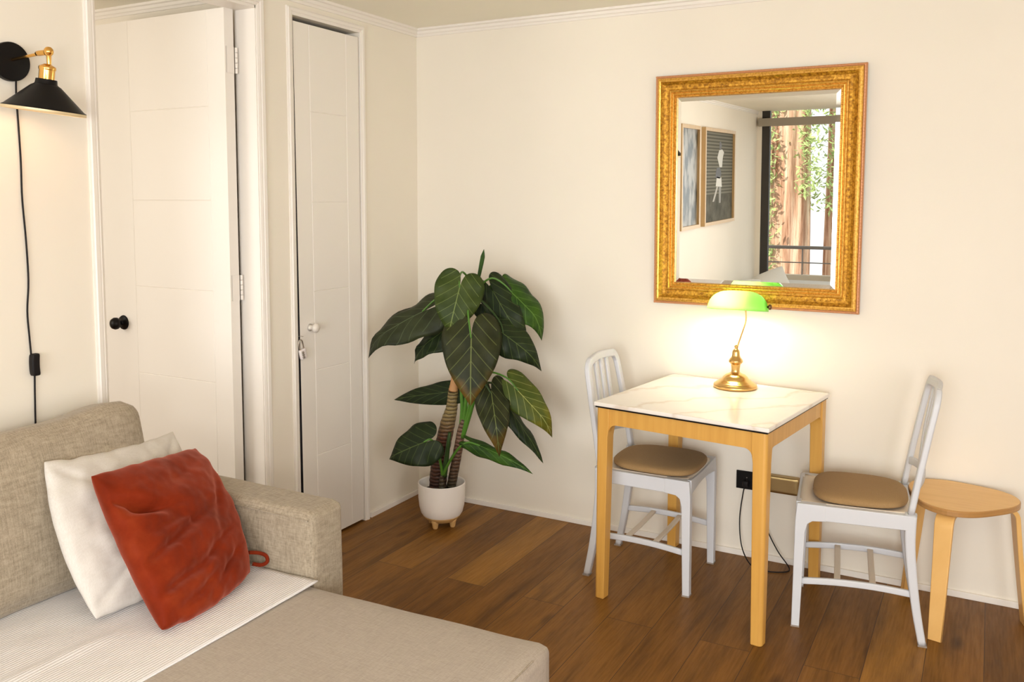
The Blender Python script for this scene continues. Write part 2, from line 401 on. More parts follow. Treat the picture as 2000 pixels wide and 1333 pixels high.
def lathe(prof, c=(0, 0, 0), n=48, bm=None, axis='z'):
    bm = bm or bmesh.new(); c = V(c); rings = []
    for r, z in prof:
        if r < 1e-6:
            q = {'z': V((0, 0, z)), 'x': V((z, 0, 0)), 'y': V((0, z, 0))}[axis]; rings.append([bm.verts.new(c + q)])
        else:
            rg = []
            for i in range(n):
                a = 2 * math.pi * i / n; u, v = r * math.cos(a), r * math.sin(a)
                q = {'z': V((u, v, z)), 'x': V((z, u, v)), 'y': V((u, z, v))}[axis]; rg.append(bm.verts.new(c + q))
            rings.append(rg)
    for a, b in zip(rings, rings[1:]):
        if len(a) == 1 and len(b) == 1: continue
        for i in range(n):
            j = (i + 1) % n
            if len(a) == 1: bm.faces.new((a[0], b[i], b[j]))
            elif len(b) == 1: bm.faces.new((a[i], a[j], b[0]))
            else: bm.faces.new((a[i], a[j], b[j], b[i]))
    return bm
def rbox(lo, hi, r, nx=8, bulge=(0, 0, 0), noise_amp=0.0, seed=0, k=14):
    """soft cushion-like rounded box"""
    lo, hi = V(lo), V(hi); c = (lo + hi) / 2; h = (hi - lo) / 2
    bm = bmesh.new(); bmesh.ops.create_cube(bm, size=2)
    bmesh.ops.subdivide_edges(bm, edges=bm.edges[:], cuts=k, use_grid_fill=True)
    for v in bm.verts:
        p = v.co.copy(); o = V((0, 0, 0))
        q = V((p.x * h.x, p.y * h.y, p.z * h.z))
        inner = V((max(-h.x + r, min(h.x - r, q.x)), max(-h.y + r, min(h.y - r, q.y)), max(-h.z + r, min(h.z - r, q.z))))
        # redistribute so edges get resolution
        d = q - inner
        if d.length > 1e-9: q = inner + d.normalized() * r
        for i in range(3):
            j, l = (i + 1) % 3, (i + 2) % 3
            q[i] += (1 if p[i] > 0 else -1) * abs(p[i]) * bulge[i] * (1 - p[j] ** 2) * (1 - p[l] ** 2)
        if noise_amp:
            q += noise.noise_vector((q + V((seed, 0, 0))) * 5) * noise_amp
        v.co = q + c
    return bm

# ---------------------------------------------------------------- room shell
RX, RY, RH = 4.6, -7.5, 2.43
BX, BY0, BY1 = -2.4, -3.9, -1.05      # bedroom behind the open door
struct(obj('floor', boxes(((BX - .1, RY - .15, -0.1), (RX + .15, .12, 0))), M['floor'], smooth=False), 'brown oak plank floor', 'floor')
struct(obj('ceiling', boxes(((BX - .1, RY - .12, RH), (RX + .12, .12, RH + .1))), M['ceil'], smooth=False), 'cream painted ceiling', 'ceiling')
struct(obj('wall_back', boxes(((-.7, 0, 0), (RX, .1, RH))), M['wall'], smooth=False), 'cream wall behind the table and plant', 'wall')
D1A, D1B, D2A, D2B, DH = -1.855, -1.125, -0.919, -0.470, 2.335
struct(obj('wall_left', boxes(((-.10, RY, 0), (0, D1A, RH)), ((-.10, D1B, 0), (0, D2A, RH)), ((-.10, D2B, 0), (0, 0, RH)),
      ((-.10, D1A, DH), (0, D1B, RH)), ((-.10, D2A, DH), (0, D2B, RH))), M['wall'], smooth=False), 'cream wall with the two doors', 'wall')
struct(obj('wall_right', boxes(((RX, RY, 0), (RX + .1, -5.2, RH)), ((RX, -3.2, 0), (RX + .1, 0, RH)), ((RX, -5.2, 0), (RX + .1, -3.2, .7)), ((RX, -5.2, 2.3), (RX + .1, -3.2, RH))), M['wall'], smooth=False))  # unseen opening invented for the added side fill
struct(obj('wall_bedroom', boxes(((BX, BY1, 0), (-.10, BY1 + .08, RH)), ((BX - .1, BY0, 0), (BX, BY1 + .08, RH)), ((BX, BY0 - .1, 0), (-.1, BY0, .7)), ((BX, BY0 - .1, 2.2), (-.1, BY0, RH)), ((-.9, BY0 - .1, .7), (-.1, BY0, 2.2))), M['wall'], smooth=False), 'cream bedroom wall behind the open door', 'wall')
struct(obj('wall_closet', boxes(((-.7, -1.0, 0), (-.6, 0, RH))), M['dark'], smooth=False), 'dark closet back', 'wall')
# balcony wall: head and glazing
struct(obj('wall_balcony', boxes(((-.1, RY - .12, 0), (.06, RY, RH)), ((4.45, RY - .12, 0), (RX + .1, RY, RH))), M['wall'], smooth=False), 'narrow wall beside the balcony glazing', 'wall')
wn = obj('window_1', boxes(((.06, RY - .08, 0), (.155, RY - .01, RH)), ((4.38, RY - .08, 0), (4.45, RY - .01, RH)), ((2.2, RY - .08, 0), (2.27, RY - .01, RH)), ((.155, RY - .08, 0), (4.38, RY - .01, .05))), M['windowframe'], smooth=False)
struct(wn, 'dark framed balcony window', 'window')
obj('pane', boxes(((.155, RY - .05, .05), (4.38, RY - .045, RH - .002))), M['glass'], wn, smooth=False)
struct(obj('trim_5', boxes(((.03, RY - .005, 2.24), (4.45, RY + .075, 2.335))), painted('blind_box', (0.34, 0.30, 0.24)), smooth=False), 'grey blind box across the balcony window', 'trim')

# crown mouldings and skirting strips
def crown(x0, y0, x1, y1, nx, ny):
    prof = [(0, 0), (0, -.040), (.006, -.040), (.009, -.030), (.014, -.026), (.016, -.014), (.024, -.010), (.026, 0)]
    bm = bmesh.new()
    A = [bm.verts.new((x0 + nx * d, y0 + ny * d, RH + z)) for d, z in prof]; B = [bm.verts.new((x1 + nx * d, y1 + ny * d, RH + z)) for d, z in prof]
    for i in range(len(prof)): j = (i + 1) % len(prof); bm.faces.new((A[i], A[j], B[j], B[i]))
    bm.faces.new(A); bm.faces.new(B[::-1]); return bm
struct(obj('trim_1', crown(0, 0, RX, 0, 0, -1), M['trim'], smooth=False), 'white crown moulding above the mirror wall', 'trim')
struct(obj('trim_2', crown(0, RY, 0, 0, 1, 0), M['trim'], smooth=False), 'white crown moulding above the doors', 'trim')
struct(obj('trim_3', crown(BX, BY1, -.1, BY1, 0, -1), M['trim'], smooth=False), 'crown moulding in the bedroom', 'trim')
struct(obj('baseboard_back', boxes(((.0, -.010, 0), (RX, 0, .026))), M['trim'], bevel=.002), 'thin white skirting strip along the mirror wall', 'baseboard')
struct(obj('baseboard_left', boxes(((0, D2B + .045, 0), (.010, -.011, .026))), M['trim'], bevel=.002), 'thin white skirting strip left of the plant', 'baseboard')
struct(obj('baseboard_front', boxes(((0, RY, 0), (.010, D1A - .05, .026))), M['trim'], bevel=.002))

# door casings
def casing(name, ya, yb, zt, w_, label, jamb=True):
    bm = bmesh.new()
    prof = [(0, 0), (0, .006), (.010, .010), (w_ * .35, .008), (w_ * .45, .012), (w_ * .8, .013), (w_ * .88, .009), (w_, .007), (w_, 0)]
    # path: up left side, across, down right side (mitred)
    def ring(y, z, sy, sz): return [bm.verts.new((max(d, 0), y + sy * o, z + sz * o)) for o, d in prof]
    R_ = [ring(ya, 0, -1, 0), ring(ya, zt, -1, 1), ring(yb, zt, 1, 1), ring(yb, 0, 1, 0)]
    for a, b in zip(R_, R_[1:]):
        for i in range(len(prof) - 1): bm.faces.new((a[i], a[i + 1], b[i + 1], b[i]))
    if jamb:
        box(bm, (-.105, ya - .0005, 0), (0, ya + .004, zt)); box(bm, (-.105, yb - .004, 0), (0, yb + .0005, zt)); box(bm, (-.105, ya, zt - .012), (0, yb, zt + .0005))
    return obj(name, bm, M['trim'], smooth=False)
struct(casing('trim_4', D1A, D1B, DH, .040, ''), 'white moulded casing around the open bedroom door', 'trim')
struct(obj('trim_7', boxes(((-.116, D1B, 0), (-.100, D1B + .05, DH + .05)), ((-.116, D1A - .05, 0), (-.100, D1A, DH + .05)), ((-.116, D1A, DH), (-.100, D1B, DH + .05))), M['trim'], smooth=False), 'plain casing on the bedroom side of the open door', 'trim')
struct(casing('trim_6', D2A, D2B, DH, .034, '', False), 'white casing around the narrow closet door', 'trim')

# door leaves: face grid with routed grooves
def door_leaf(name, W_, H_, T_, vg, hg, parent=None, gap_shade_edge=False):
    """leaf in local x (0..W_), z (0..H_), front face at y=0 looking -y, thickness to +y"""
    bm = bmesh.new(); g = .0025; d = .0022
    xs = sorted({0, W_} | {q for v in vg for q in (v - g, v, v + g)})
    zs = sorted({0, H_} | {q for v in hg for q in (v - g, v, v + g)})
    def dep(x, z):
        if any(abs(x - v) < 1e-6 for v in vg): return d
        if vg[0] < x < vg[1] and any(abs(z - v) < 1e-6 for v in hg): return d
        return 0
    G = [[bm.verts.new((x, dep(x, z), z)) for z in zs] for x in xs]
    for i in range(len(xs) - 1):
        for j in range(len(zs) - 1): bm.faces.new((G[i][j], G[i + 1][j], G[i + 1][j + 1], G[i][j + 1]))
    b = [bm.verts.new((x, T_, z)) for x, z in ((0, 0), (W_, 0), (W_, H_), (0, H_))]
    bm.faces.new(b[::-1])
    bm.faces.new([G[i][0] for i in range(len(xs))][::-1] + [b[0], b[1]])
    bm.faces.new([G[i][-1] for i in range(len(xs))] + [b[2], b[3]])
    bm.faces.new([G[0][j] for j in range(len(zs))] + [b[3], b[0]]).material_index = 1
    bm.faces.new([G[-1][j] for j in range(len(zs))][::-1] + [b[1], b[2]])
    return obj(name, bm, [M['door'], M['dark'] if gap_shade_edge else M['door']], parent, smooth=False)
# bedroom door, swung open 90 degrees into the bedroom
LW = .790
d1 = door_leaf('door_1', LW, 2.315, .048, (.214, .69), (.40, .784, 1.170, 1.547, 1.93))
d1.location = (-.100 - LW, -1.197, .008)
struct(d1, 'open white bedroom door with black knob', 'door')
kn = lathe([(0, -.064), (.012, -.063), (.022, -.057), (.027, -.046), (.026, -.036), (.018, -.028), (.011, -.022), (.011, -.008), (.030, -.006), (.033, 0), (.0, 0)], (.125, 0, 1.002), 32, axis='y')
obj('door_knob', kn, M['black'], d1)['label'] = 'black round knob'
for z0, z1 in ((2.06, 2.165), (1.135, 1.24), (.20, .30)):
    hb = bmesh.new()
    box(hb, (LW + .0003, .008, z0), (LW + .003, .047, z1)); 
    for k in range(5):
        zz = z0 + (z1 - z0) * k / 5
        lathe([(0, zz + .001), (.006, zz + .001), (.006, zz + (z1 - z0) / 5 - .001), (0, zz + (z1 - z0) / 5 - .001)], (LW + .006, .056, 0), 12, hb)
    obj('hinge', hb, M['trim'], d1)
# closet door, closed, slightly out of true; left edge painted near-black as the gap's shade
CW = D2B - D2A
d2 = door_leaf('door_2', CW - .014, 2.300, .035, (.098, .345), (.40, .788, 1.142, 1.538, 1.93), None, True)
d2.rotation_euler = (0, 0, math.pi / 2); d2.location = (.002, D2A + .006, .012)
# local x -> +y, local -y (front) -> +x
for v in d2.data.vertices:      # sagging leaf: bottom shifted away from the left jamb
    v.co.x += (1 - v.co.z / 2.3) * .016 * (1 - v.co.x / CW)
struct(d2, 'narrow white closet door with white knob and padlock', 'door')
kb = lathe([(0, -.046), (.013, -.045), (.021, -.037), (.021, -.030), (.011, -.018), (.010, -.005), (.017, 0), (0, 0)], (.075, 0, .985), 28, axis='y')
obj('door_knob', kb, M['white_knob'], d2)['label'] = 'small white round knob'
# hasp eyes
hs = tube([(.0, -.001, .955), (.0, -.012, .957), (.008, -.016, .955), (.016, -.012, .953), (.016, -.001, .953)], .0015, 8)
obj('hasp', hs, M['steel'], d2)
pl = thing('padlock', 'small white combination padlock hanging from the closet door hasp', 'padlock', (.020, -.912, .915))
bm = rbox((-.007, -.016, -.040), (.007, .014, -.002), .005, k=6)
obj('body', bm, mat('padlock_white', (.82, .76, .74), .35), pl)
obj('shackle', tube(catmull([(0, -.011, -.004), (0, -.011, .020), (0, -.006, .032), (0, .000, .034), (0, .006, .030), (0, .009, .018), (0, .009, -.004)], 5), .0022, 8), M['steel'], pl)
for k in range(3):
    obj('dial', lathe([(0, -.004), (.0045, -.004), (.0045, .004), (0, .004)], (.0065, -.008, -.012 - k * .009), 10, axis='x'), M['footgrey'], pl)
pl.rotation_euler = (0.25, 0, 0); pl.scale = (1.2, 1.2, 1.2)

# ---------------------------------------------------------------- sofa
sofa = thing('sofa', 'beige linen sofa with a deep seat against the left wall', 'sofa', (0.5, -2.7, 0))
def S(bm): 
    for v in bm.verts: v.co -= V((.5, -2.7, 0))
    return bm
YE = -4.3
sb = rbox((.10, YE, .10), (1.668, -1.83, .405), .035, bulge=(.008, 0, .006), noise_amp=.004, k=40)
for v in sb.verts: v.co.y += max(0, v.co.x - .9) * .05 * min(1, max(0, (v.co.y + 3.2) / 1.2))
obj('seat', S(sb), M['linen_seat'], sofa)
obj('armrest', S(rbox((.04, -1.825, .04), (.872, -1.672, .615), .026, bulge=(.004, .004, .004), noise_amp=.003, k=24)), M['linen'], sofa)
obj('backrest_frame', S(rbox((.020, YE, .04), (.062, -1.83, .70), .02, k=10)), M['linen'], sofa)
def seam(pts): return S(tube(pts, .0022, 6))
for xe, ye in ((1.656, -1.846),):
    obj('seam', seam([(xe + .004, YE + .02, .396), (xe + .004, -2.4, .398), (xe + .004, -1.90, .396)]), M['linen'], sofa)
obj('seam', seam([(.866, -1.815, .585), (.868, -1.815, .30), (.868, -1.815, .12)]), M['linen'], sofa)
obj('seam', seam([(.30, -1.8255, .592), (.6, -1.8265, .592), (.856, -1.8245, .590)]), M['linen'], sofa)
for x in (.12, 1.56):
    for y in (-1.95, YE + .15):
        obj('leg', S(lathe([(0, 0), (.022, 0), (.026, .11), (0, .11)], (x, y, 0), 20)), M['black'], sofa)

# quilt of four world corners -> pillow
def pillow(name, bl, br, tl, tr, T_, material, parent=None, n=36, wr=.006, seed=0, pinch=.035, power=.42, wscale=9, sag=0.0, creases=(), sides=None):
    bl, br, tl, tr = map(V, (bl, br, tl, tr)); nrm = (br - bl).cross(tl - bl).normalized()
    ctr = (bl + br + tl + tr) / 4
    bm = bmesh.new()
    for sgn in (1, -1):
        G = []
        for i in range(n + 1):
            row = []
            for j in range(n + 1):
                u, v = i / n, j / n; a, b = 2 * u - 1, 2 * v - 1
                p = bl * (1 - u) * (1 - v) + br * u * (1 - v) + tl * (1 - u) * v + tr * u * v
                # edges suck in between the corners
                k1 = pinch * (1 - b * b) * abs(a) ** 2 * (1 if a > 0 else -1); k2 = pinch * (1 - a * a) * abs(b) ** 2 * (1 if b > 0 else -1)
                if sides:
                    k1 = (sides[1] if a > 0 else -sides[0]) * (1 - b * b) * a * a; k2 = (sides[3] if b > 0 else -sides[2]) * (1 - a * a) * b * b
                p -= (br - bl) * k1 + (tl - bl) * k2
                if sag: p -= V((0, 0, sag)) * (1 - a * a) * v
                e = max(0, (1 - a * a)) * max(0, (1 - b * b)); t = T_ / 2 * e ** power
                q = V((u * 3 + seed, v * 3, sgn * 2 + seed))
                ed = 1 - max(abs(a), abs(b)) ** 6
                wv = noise.noise(q * wscale / 3) * wr + noise.noise(q * wscale * .8) * wr * .45
                for (cu, cv, du, dv, dep, wid) in creases:
                    s_ = ((u - cu) * dv - (v - cv) * du); l_ = ((u - cu) * du + (v - cv) * dv)
                    wv -= 1.5 * dep * math.exp(-(s_ / wid) ** 2) * math.exp(-(l_ / .22) ** 2)
                if i in (0, n) or j in (0, n): t = 0
                w2 = noise.noise(V((u * 9, v * 9, seed + 5))) * wr * .8
                p = p + nrm * (sgn * t + (wv * ed if sgn > 0 else 0) + w2 * (1 - ed)) + (p - ctr).normalized() * w2
                row.append(bm.verts.new(p))
            G.append(row)
        for i in range(n):
            for j in range(n): bm.faces.new((G[i][j], G[i + 1][j], G[i + 1][j + 1], G[i][j + 1]))
    bmesh.ops.remove_doubles(bm, verts=bm.verts[:], dist=.0004)
    o = obj(name, bm, material, parent, subsurf=1)
    for md in list(o.modifiers):
        if md.type == 'WEIGHTED_NORMAL': o.modifiers.remove(md)
    return o

# back cushion leaning on the backrest (a thing that lifts away)
def back_cushion():
    lo, hi = V((-.085, -.68, 0)), V((.085, .68, .462))
    bm = rbox(lo, hi, .05, bulge=(.035, .0, .012), noise_amp=.007, seed=3, k=26)
    for v in bm.verts:
        z = v.co.z / .472
        v.co.z *= 1 + .065 * v.co.y / .68
        v.co.x += .010 * math.sin(v.co.y * 3)
        v.co.z += .018 * math.exp(-((v.co.y - .57) / .10) ** 2) * z
    o = obj('back_cushion', bm, M['linen'])
    o.location = (.262, -2.592, .414); o.rotation_euler = (0, math.radians(-12), 0)
    return o
bc = back_cushion(); tag(bc, 'large beige linen back cushion standing against the wall on the sofa', 'cushion', 'sofa and chair cushions')
del bc['group']

# ribbed white throw on the seat
def throw():
    bm = bmesh.new(); nx, ny = 60, 150; x0, x1, y0, y1 = .14, .898, -1.832, YE + .1
    G = []
    for i in range(nx + 1):
        row = []
        for j in range(ny + 1):
            x = x0 + (x1 - x0) * i / nx; y = y0 + (y1 - y0) * j / ny
            z = .4135 + .004 * noise.noise(V((x * 4, y * 3, 1))) + .002 * noise.noise(V((x * 14, y * 9, 4)))
            z += .006 * math.exp(-((x - .62 - .10 * (y + 2.6)) / .02) ** 2) * (1 if y < -2.45 else max(0, (-y - 2.3) / .15))
            xx = x + (.006 * noise.noise(V((0, y * 3, 2))) if i == nx else 0) + .018 * (j / ny)
            row.append(bm.verts.new((xx, y + .006 * noise.noise(V((x * 6, 0, 9))) * (j == 0), z)))
        G.append(row)
    for i in range(nx):
        for j in range(ny): bm.faces.new((G[i][j], G[i + 1][j], G[i + 1][j + 1], G[i][j + 1]))
    o = obj('throw_blanket', bm, M['towel']); s = o.modifiers.new('sol', 'SOLIDIFY'); s.thickness = .004; s.offset = 0
    return o
tag(throw(), 'white ribbed cotton throw spread over the sofa seat', 'blanket')

wp = pillow('throw_pillow', (.565, -2.335, .428), (.545, -1.865, .428), (.312, -2.300, .822), (.215, -1.768, .775), .120, M['whitefab'], wr=.008, seed=2, n=44, sides=(-.065, .02, -.02, .035), creases=((.12, .12, .8, .5, .010, .02), (.5, .14, 1, .05, .008, .02), (.90, .88, .6, .7, .008, .02), (.08, .9, .7, -.6, .007, .02)))
tag(wp, 'off-white square throw pillow behind the rust velvet one', 'pillow', )
rp_t = thing('throw_pillow', 'rust orange velvet throw pillow leaning at the front of the sofa', 'pillow', (.62, -2.05, .42))
rp = pillow('cover', V((.772, -2.292, .432)) - rp_t.location, V((.716, -1.922, .438)) - rp_t.location, V((.462, -2.262, .792)) - rp_t.location, V((.368, -1.812, .748)) - rp_t.location,
            .150, M['velvet'], rp_t, n=64, wr=.008, seed=8, power=.38, wscale=7, sides=(.0, -.085, -.05, .012),
            creases=((.10, .74, .75, -.45, .030, .030), (.20, .66, .95, -.2, .016, .030), (.30, .52, 1, .05, .012, .035), (.22, .40, .97, .22, .018, .028), (.55, .46, .97, .22, .010, .03),
                     (.25, .20, .98, .10, .020, .024), (.62, .26, .96, .28, .016, .026), (.38, .10, .98, .18, .020, .020), (.66, .12, .95, .3, .016, .02), (.86, .60, .5, .86, .010, .03), (.62, .80, .9, .4, .006, .05)))
# zipper tail loop at the lower right corner
lp = tube(catmull([(.655, -1.872, .47), (.672, -1.845, .462), (.690, -1.832, .452), (.700, -1.838, .437), (.690, -1.852, .430), (.672, -1.872, .437)], 6), .006, 8)
for v in lp.verts: v.co -= rp_t.location
obj('ribbon_loop', lp, M['velvet'], rp_t)

# ---------------------------------------------------------------- wall sconce
sc = thing('wall_sconce', 'black cone wall lamp with a brass arm beside the bedroom door', 'lamp', (0, -2.153, 1.968))
obj('wall_plate', lathe([(0, 0), (.056, 0), (.058, .004), (.058, .020), (.055, .024), (0, .024)], (0, 0, 0), 48, axis='x'), M['black'], sc)
arm = tube([(.022, 0, .005), (.10, .001, .010), (.185, .002, .015)], .0045, 14)
lathe([(0, .140), (.007, .141), (.008, .150), (.008, .182), (0, .186)], (0, .0015, .0145), 18, arm, axis='x')
obj('arm', arm, M['brass_s'], sc)
jn = lathe([(0, .014), (.007, .0125), (.012, .007), (.0138, 0), (.012, -.007), (.007, -.0125), (.006, -.040), (0, -.040)], (.195, .002, .016), 24)
obj('joint', jn, M['brass_s'], sc)
sk = lathe([(0, 0), (.010, 0), (.014, -.003), (.022, -.007), (.0235, -.010), (.0235, -.016), (.0215, -.018), (.0215, -.047), (.0225, -.050), (0, -.050)], (.195, .002, -.020), 32)
SHR = .112
TILT = Matrix.Translation((.195, .002, .016)) @ Matrix.Rotation(math.radians(4.5), 4, V((.55, .83, 0))) @ Matrix.Rotation(math.radians(6), 4, V((-.83, .55, 0))) @ Matrix.Translation((-.195, -.002, -.016))
def tl(bm):
    bmesh.ops.transform(bm, matrix=TILT, verts=bm.verts[:]); return bm
prof_o = [(.028, 0), (.0285, -.001), (.030, -.013), (.033, -.016), (.040, -.020), (.106, -.083), (SHR, -.086), (SHR, -.090)]
prof = prof_o + [(SHR - .003, -.090), (.104, -.086), (.038, -.023), (.027, -.016), (.0, -.012)]
obj('lamp_holder', tl(sk), M['brass_s'], sc)
obj('lamp_shade', tl(lathe(prof, (.195, .002, -.064), 64)), M['black'], sc)
obj('shade_lining', tl(lathe([(SHR - .0032, -.0935), (.103, -.0872), (.037, -.0245), (.001, -.0145)], (.195, .002, -.064), 64)), mat('pale_gold_lining', (.80, .62, .38), .5), sc)
obj('rim', tl(lathe([(SHR + .0005, -.088), (SHR + .001, -.0955), (SHR - .003, -.0965), (SHR - .0035, -.088)], (.195, .002, -.064), 64)), mat('rim_brass', (.75, .60, .36), .4, .3), sc)
obj('bulb', tl(lathe([(0, -.035), (.010, -.036), (.013, -.045), (.022, -.060), (.025, -.072), (.021, -.086), (.010, -.094), (0, -.096)], (.195, .002, -.053), 24)), emis('sconce_bulb', (1.0, .68, .42), 16), sc)
cord = [(.0, .011, -.024), (.0, .008, -.101), (.0, .011, -.193), (.0, .013, -.302), (.0, .012, -.411), (.0, .018, -.537), (.0, .020, -.664), (.0, .012, -.759), (.0, .015, -.84), (.0, .018, -.900)]
cb = tube([V(p) + V((.006, .010, 0)) for p in catmull(cord, 5)], .0028, 8)
tube([V(p) + V((.006, .010, 0)) for p in catmull([(0, .027, -.945), (0, .024, -1.036), (0, .022, -1.15), (0, .024, -1.4), (0, .03, -1.7), (0, .02, -1.94)], 5)], .0028, 8, None, cb)
co_ = obj('cord', cb, M['blackplastic'], sc)
swb = rbox((.001, .020, -.964), (.024, .046, -.894), .006, k=8)
for v in swb.verts: v.co.y += (v.co.z + .929) ** 2 * 2.0
obj('inline_switch', swb, M['blackplastic'], co_)

# ---------------------------------------------------------------- mirror
MW, MH = .868, 1.0
mi = thing('wall_mirror', 'large gilt framed mirror hung above the marble table', 'mirror', (1.738, -.012, 1.103), rx=math.radians(1.0))
def frame_ring(prof, name, material, parent, Wd, Hd):
    """profile (inset from outer edge, height off wall) swept round a mitred rectangle; local x centred, z 0..Hd, depth -y"""
    bm = bmesh.new(); R_ = []
    for sx, sz in ((-1, -1), (1, -1), (1, 1), (-1, 1)):
        R_.append([bm.verts.new((sx * (Wd / 2 - i), -h, Hd / 2 + sz * (Hd / 2 - i))) for i, h in prof])
    for k in range(4):
        a, b = R_[k], R_[(k + 1) % 4]
        for i in range(len(prof) - 1): bm.faces.new((a[i], a[i + 1], b[i + 1], b[i]))
    bmesh.ops.subdivide_edges(bm, edges=[e for e in bm.edges if e.calc_length() > .3], cuts=1)
    return obj(name, bm, material, parent, smooth=False)
frame_ring([(0, 0), (0, .016), (.004, .021), (.009, .022), (.011, .018)], 'outer_rim', M['red_rim'], mi, MW, MH)
frame_ring([(.011, .016), (.011, .026), (.015, .033), (.022, .036), (.028, .034)], 'outer_bead', M['gilt'], mi, MW, MH)
frame_ring([(.028, .034), (.034, .028), (.042, .022), (.052, .019), (.060, .019), (.064, .021)], 'cove', M['gold'], mi, MW, MH)
frame_ring([(.064, .021), (.066, .027), (.070, .029), (.074, .026), (.076, .022), (.080, .025), (.084, .026), (.087, .022), (.089, .018), (.094, .020), (.096, .016), (.096, .006)], 'inner_moulding', M['gilt'], mi, MW, MH)
# rows of carved beads: outer rope, inner pearls
def beads(inset, h, r, pitch, name, material):
    bm = bmesh.new(); W2, H2 = MW / 2 - inset, MH / 2 - inset
    def bead(x, z, ang):
        mt = Matrix.Translation((x, -h, MH / 2 + z)) @ Matrix.Rotation(ang, 4, 'Y') @ Matrix.Diagonal((1.45, .8, .8, 1))
        bmesh.ops.create_icosphere(bm, subdivisions=1, radius=r, matrix=mt)
    for L_, f in ((2 * W2, lambda t: [(-W2 + t, H2), (-W2 + t, -H2)]), (2 * H2, lambda t: [(-W2, -H2 + t), (W2, -H2 + t)])):
        n = int(L_ / pitch)
        for i in range(n + 1):
            for (x, z) in f(L_ * i / n): bead(x, z, (0.5 if L_ == 2 * W2 else math.pi / 2 + .5))
    return obj(name, bm, material, mi)
beads(.005, .019, .0045, .0125, 'rope_edge', M['red_rim'])['kind'] = 'stuff'
beads(.0915, .019, .0028, .0085, 'pearl_edge', M['gilt'])['kind'] = 'stuff'
# bevelled looking glass
gx, gz = MW / 2 - .094, MH / 2 - .094
bm = bmesh.new(); bv = .020
o4 = [bm.verts.new((sx * gx, -.008, MH / 2 + sz * gz)) for sx, sz in ((-1, -1), (1, -1), (1, 1), (-1, 1))]
i4 = [bm.verts.new((sx * (gx - bv), -.0098, MH / 2 + sz * (gz - bv))) for sx, sz in ((-1, -1), (1, -1), (1, 1), (-1, 1))]
bm.faces.new(i4)
for k in range(4): bm.faces.new((o4[k], o4[(k + 1) % 4], i4[(k + 1) % 4], i4[k]))
obj('looking_glass', bm, M['mirror'], mi, smooth=False)
obj('backing', boxes(((-MW / 2 + .004, -.0055, .004), (MW / 2 - .004, .0, MH - .004))), M['dark'], mi, smooth=False)

# ---------------------------------------------------------------- table
TC, TR, TW, TD, TH = (1.694, -.403), math.radians(-7.4), .692, .700, .784
tb = thing('side_table', 'square birch table with a marble top under the gilt mirror', 'table', (*TC, 0), TR)
hw, hd = TW / 2, TD / 2
tt = obj('table_top', boxes(((-hw, -hd, TH - .016), (hw, hd, TH))), M['marble'], tb, bevel=.004, seg=3); tt['label'] = 'white marble top'
# round the top's corners
obj('underlay', boxes(((-hw + .006, -hd + .004, TH - .0215), (hw - .006, hd - .004, TH - .0165))), M['black'], tb, smooth=False)
ZA = TH - .022; AH = .062; LG = .056
def apron(length, name='apron'):
    r = .030; x1 = length / 2
    pts = [(-x1, ZA), (x1, ZA), (x1, ZA - AH - r)]
    for k in range(7):
        a = math.radians(0 + 90 * k / 6); pts.append((x1 - r + r * math.cos(a), ZA - AH - r + r * math.sin(a)))
    for k in range(7):
        a = math.radians(90 + 90 * k / 6); pts.append((-x1 + r + r * math.cos(a), ZA - AH - r + r * math.sin(a)))
    pts.append((-x1, ZA - AH - r))
    # dedupe
    out = []
    for p in pts:
        if not out or (V((*p, 0)) - V((*out[-1], 0))).length > 1e-5: out.append(p)
    return out
xi, yi = hw - .008, hd - .008
for s in (-1, 1):
    bm = prism(apron(2 * (xi - LG) + .004), -.011, .011, 'y'); o = obj('apron', bm, M['table_wood'], tb, bevel=.003); o.location = (0, s * (yi - .016), 0)
    bm = prism(apron(2 * (yi - LG) + .004), -.011, .011, 'x'); o = obj('apron', bm, M['table_wood'], tb, bevel=.003); o.location = (s * (xi - .016), 0, 0)
for sx in (-1, 1):
    for sy in (-1, 1):
        bm = bmesh.new(); rings = []
        for z, wd in ((ZA, LG), (ZA - AH, LG), (ZA - AH - .05, .050), (.35, .046), (.004, .041), (.0, .039)):
            ox, oy = sx * xi, sy * yi; ix, iy = ox - sx * wd, oy - sy * wd; rr = .014
            q = []
            # outer corner rounded
            for k in range(5):
                a = math.pi / 2 * k / 4
                q.append((ox - sx * rr * (1 - math.cos(a)), oy - sy * rr * (1 - math.sin(a))))
            q += [(ix, oy), (ix, iy), (ox, iy)]
            rings.append([bm.verts.new((a, b, z)) for a, b in q])
        for a, b in zip(rings, rings[1:]):
            for i in range(len(a)): j = (i + 1) % len(a); bm.faces.new((a[i], a[j], b[j], b[i]))
        bm.faces.new(rings[0]); bm.faces.new(rings[-1][::-1])
        obj('leg', bm, M['table_wood'], tb, bevel=.003)

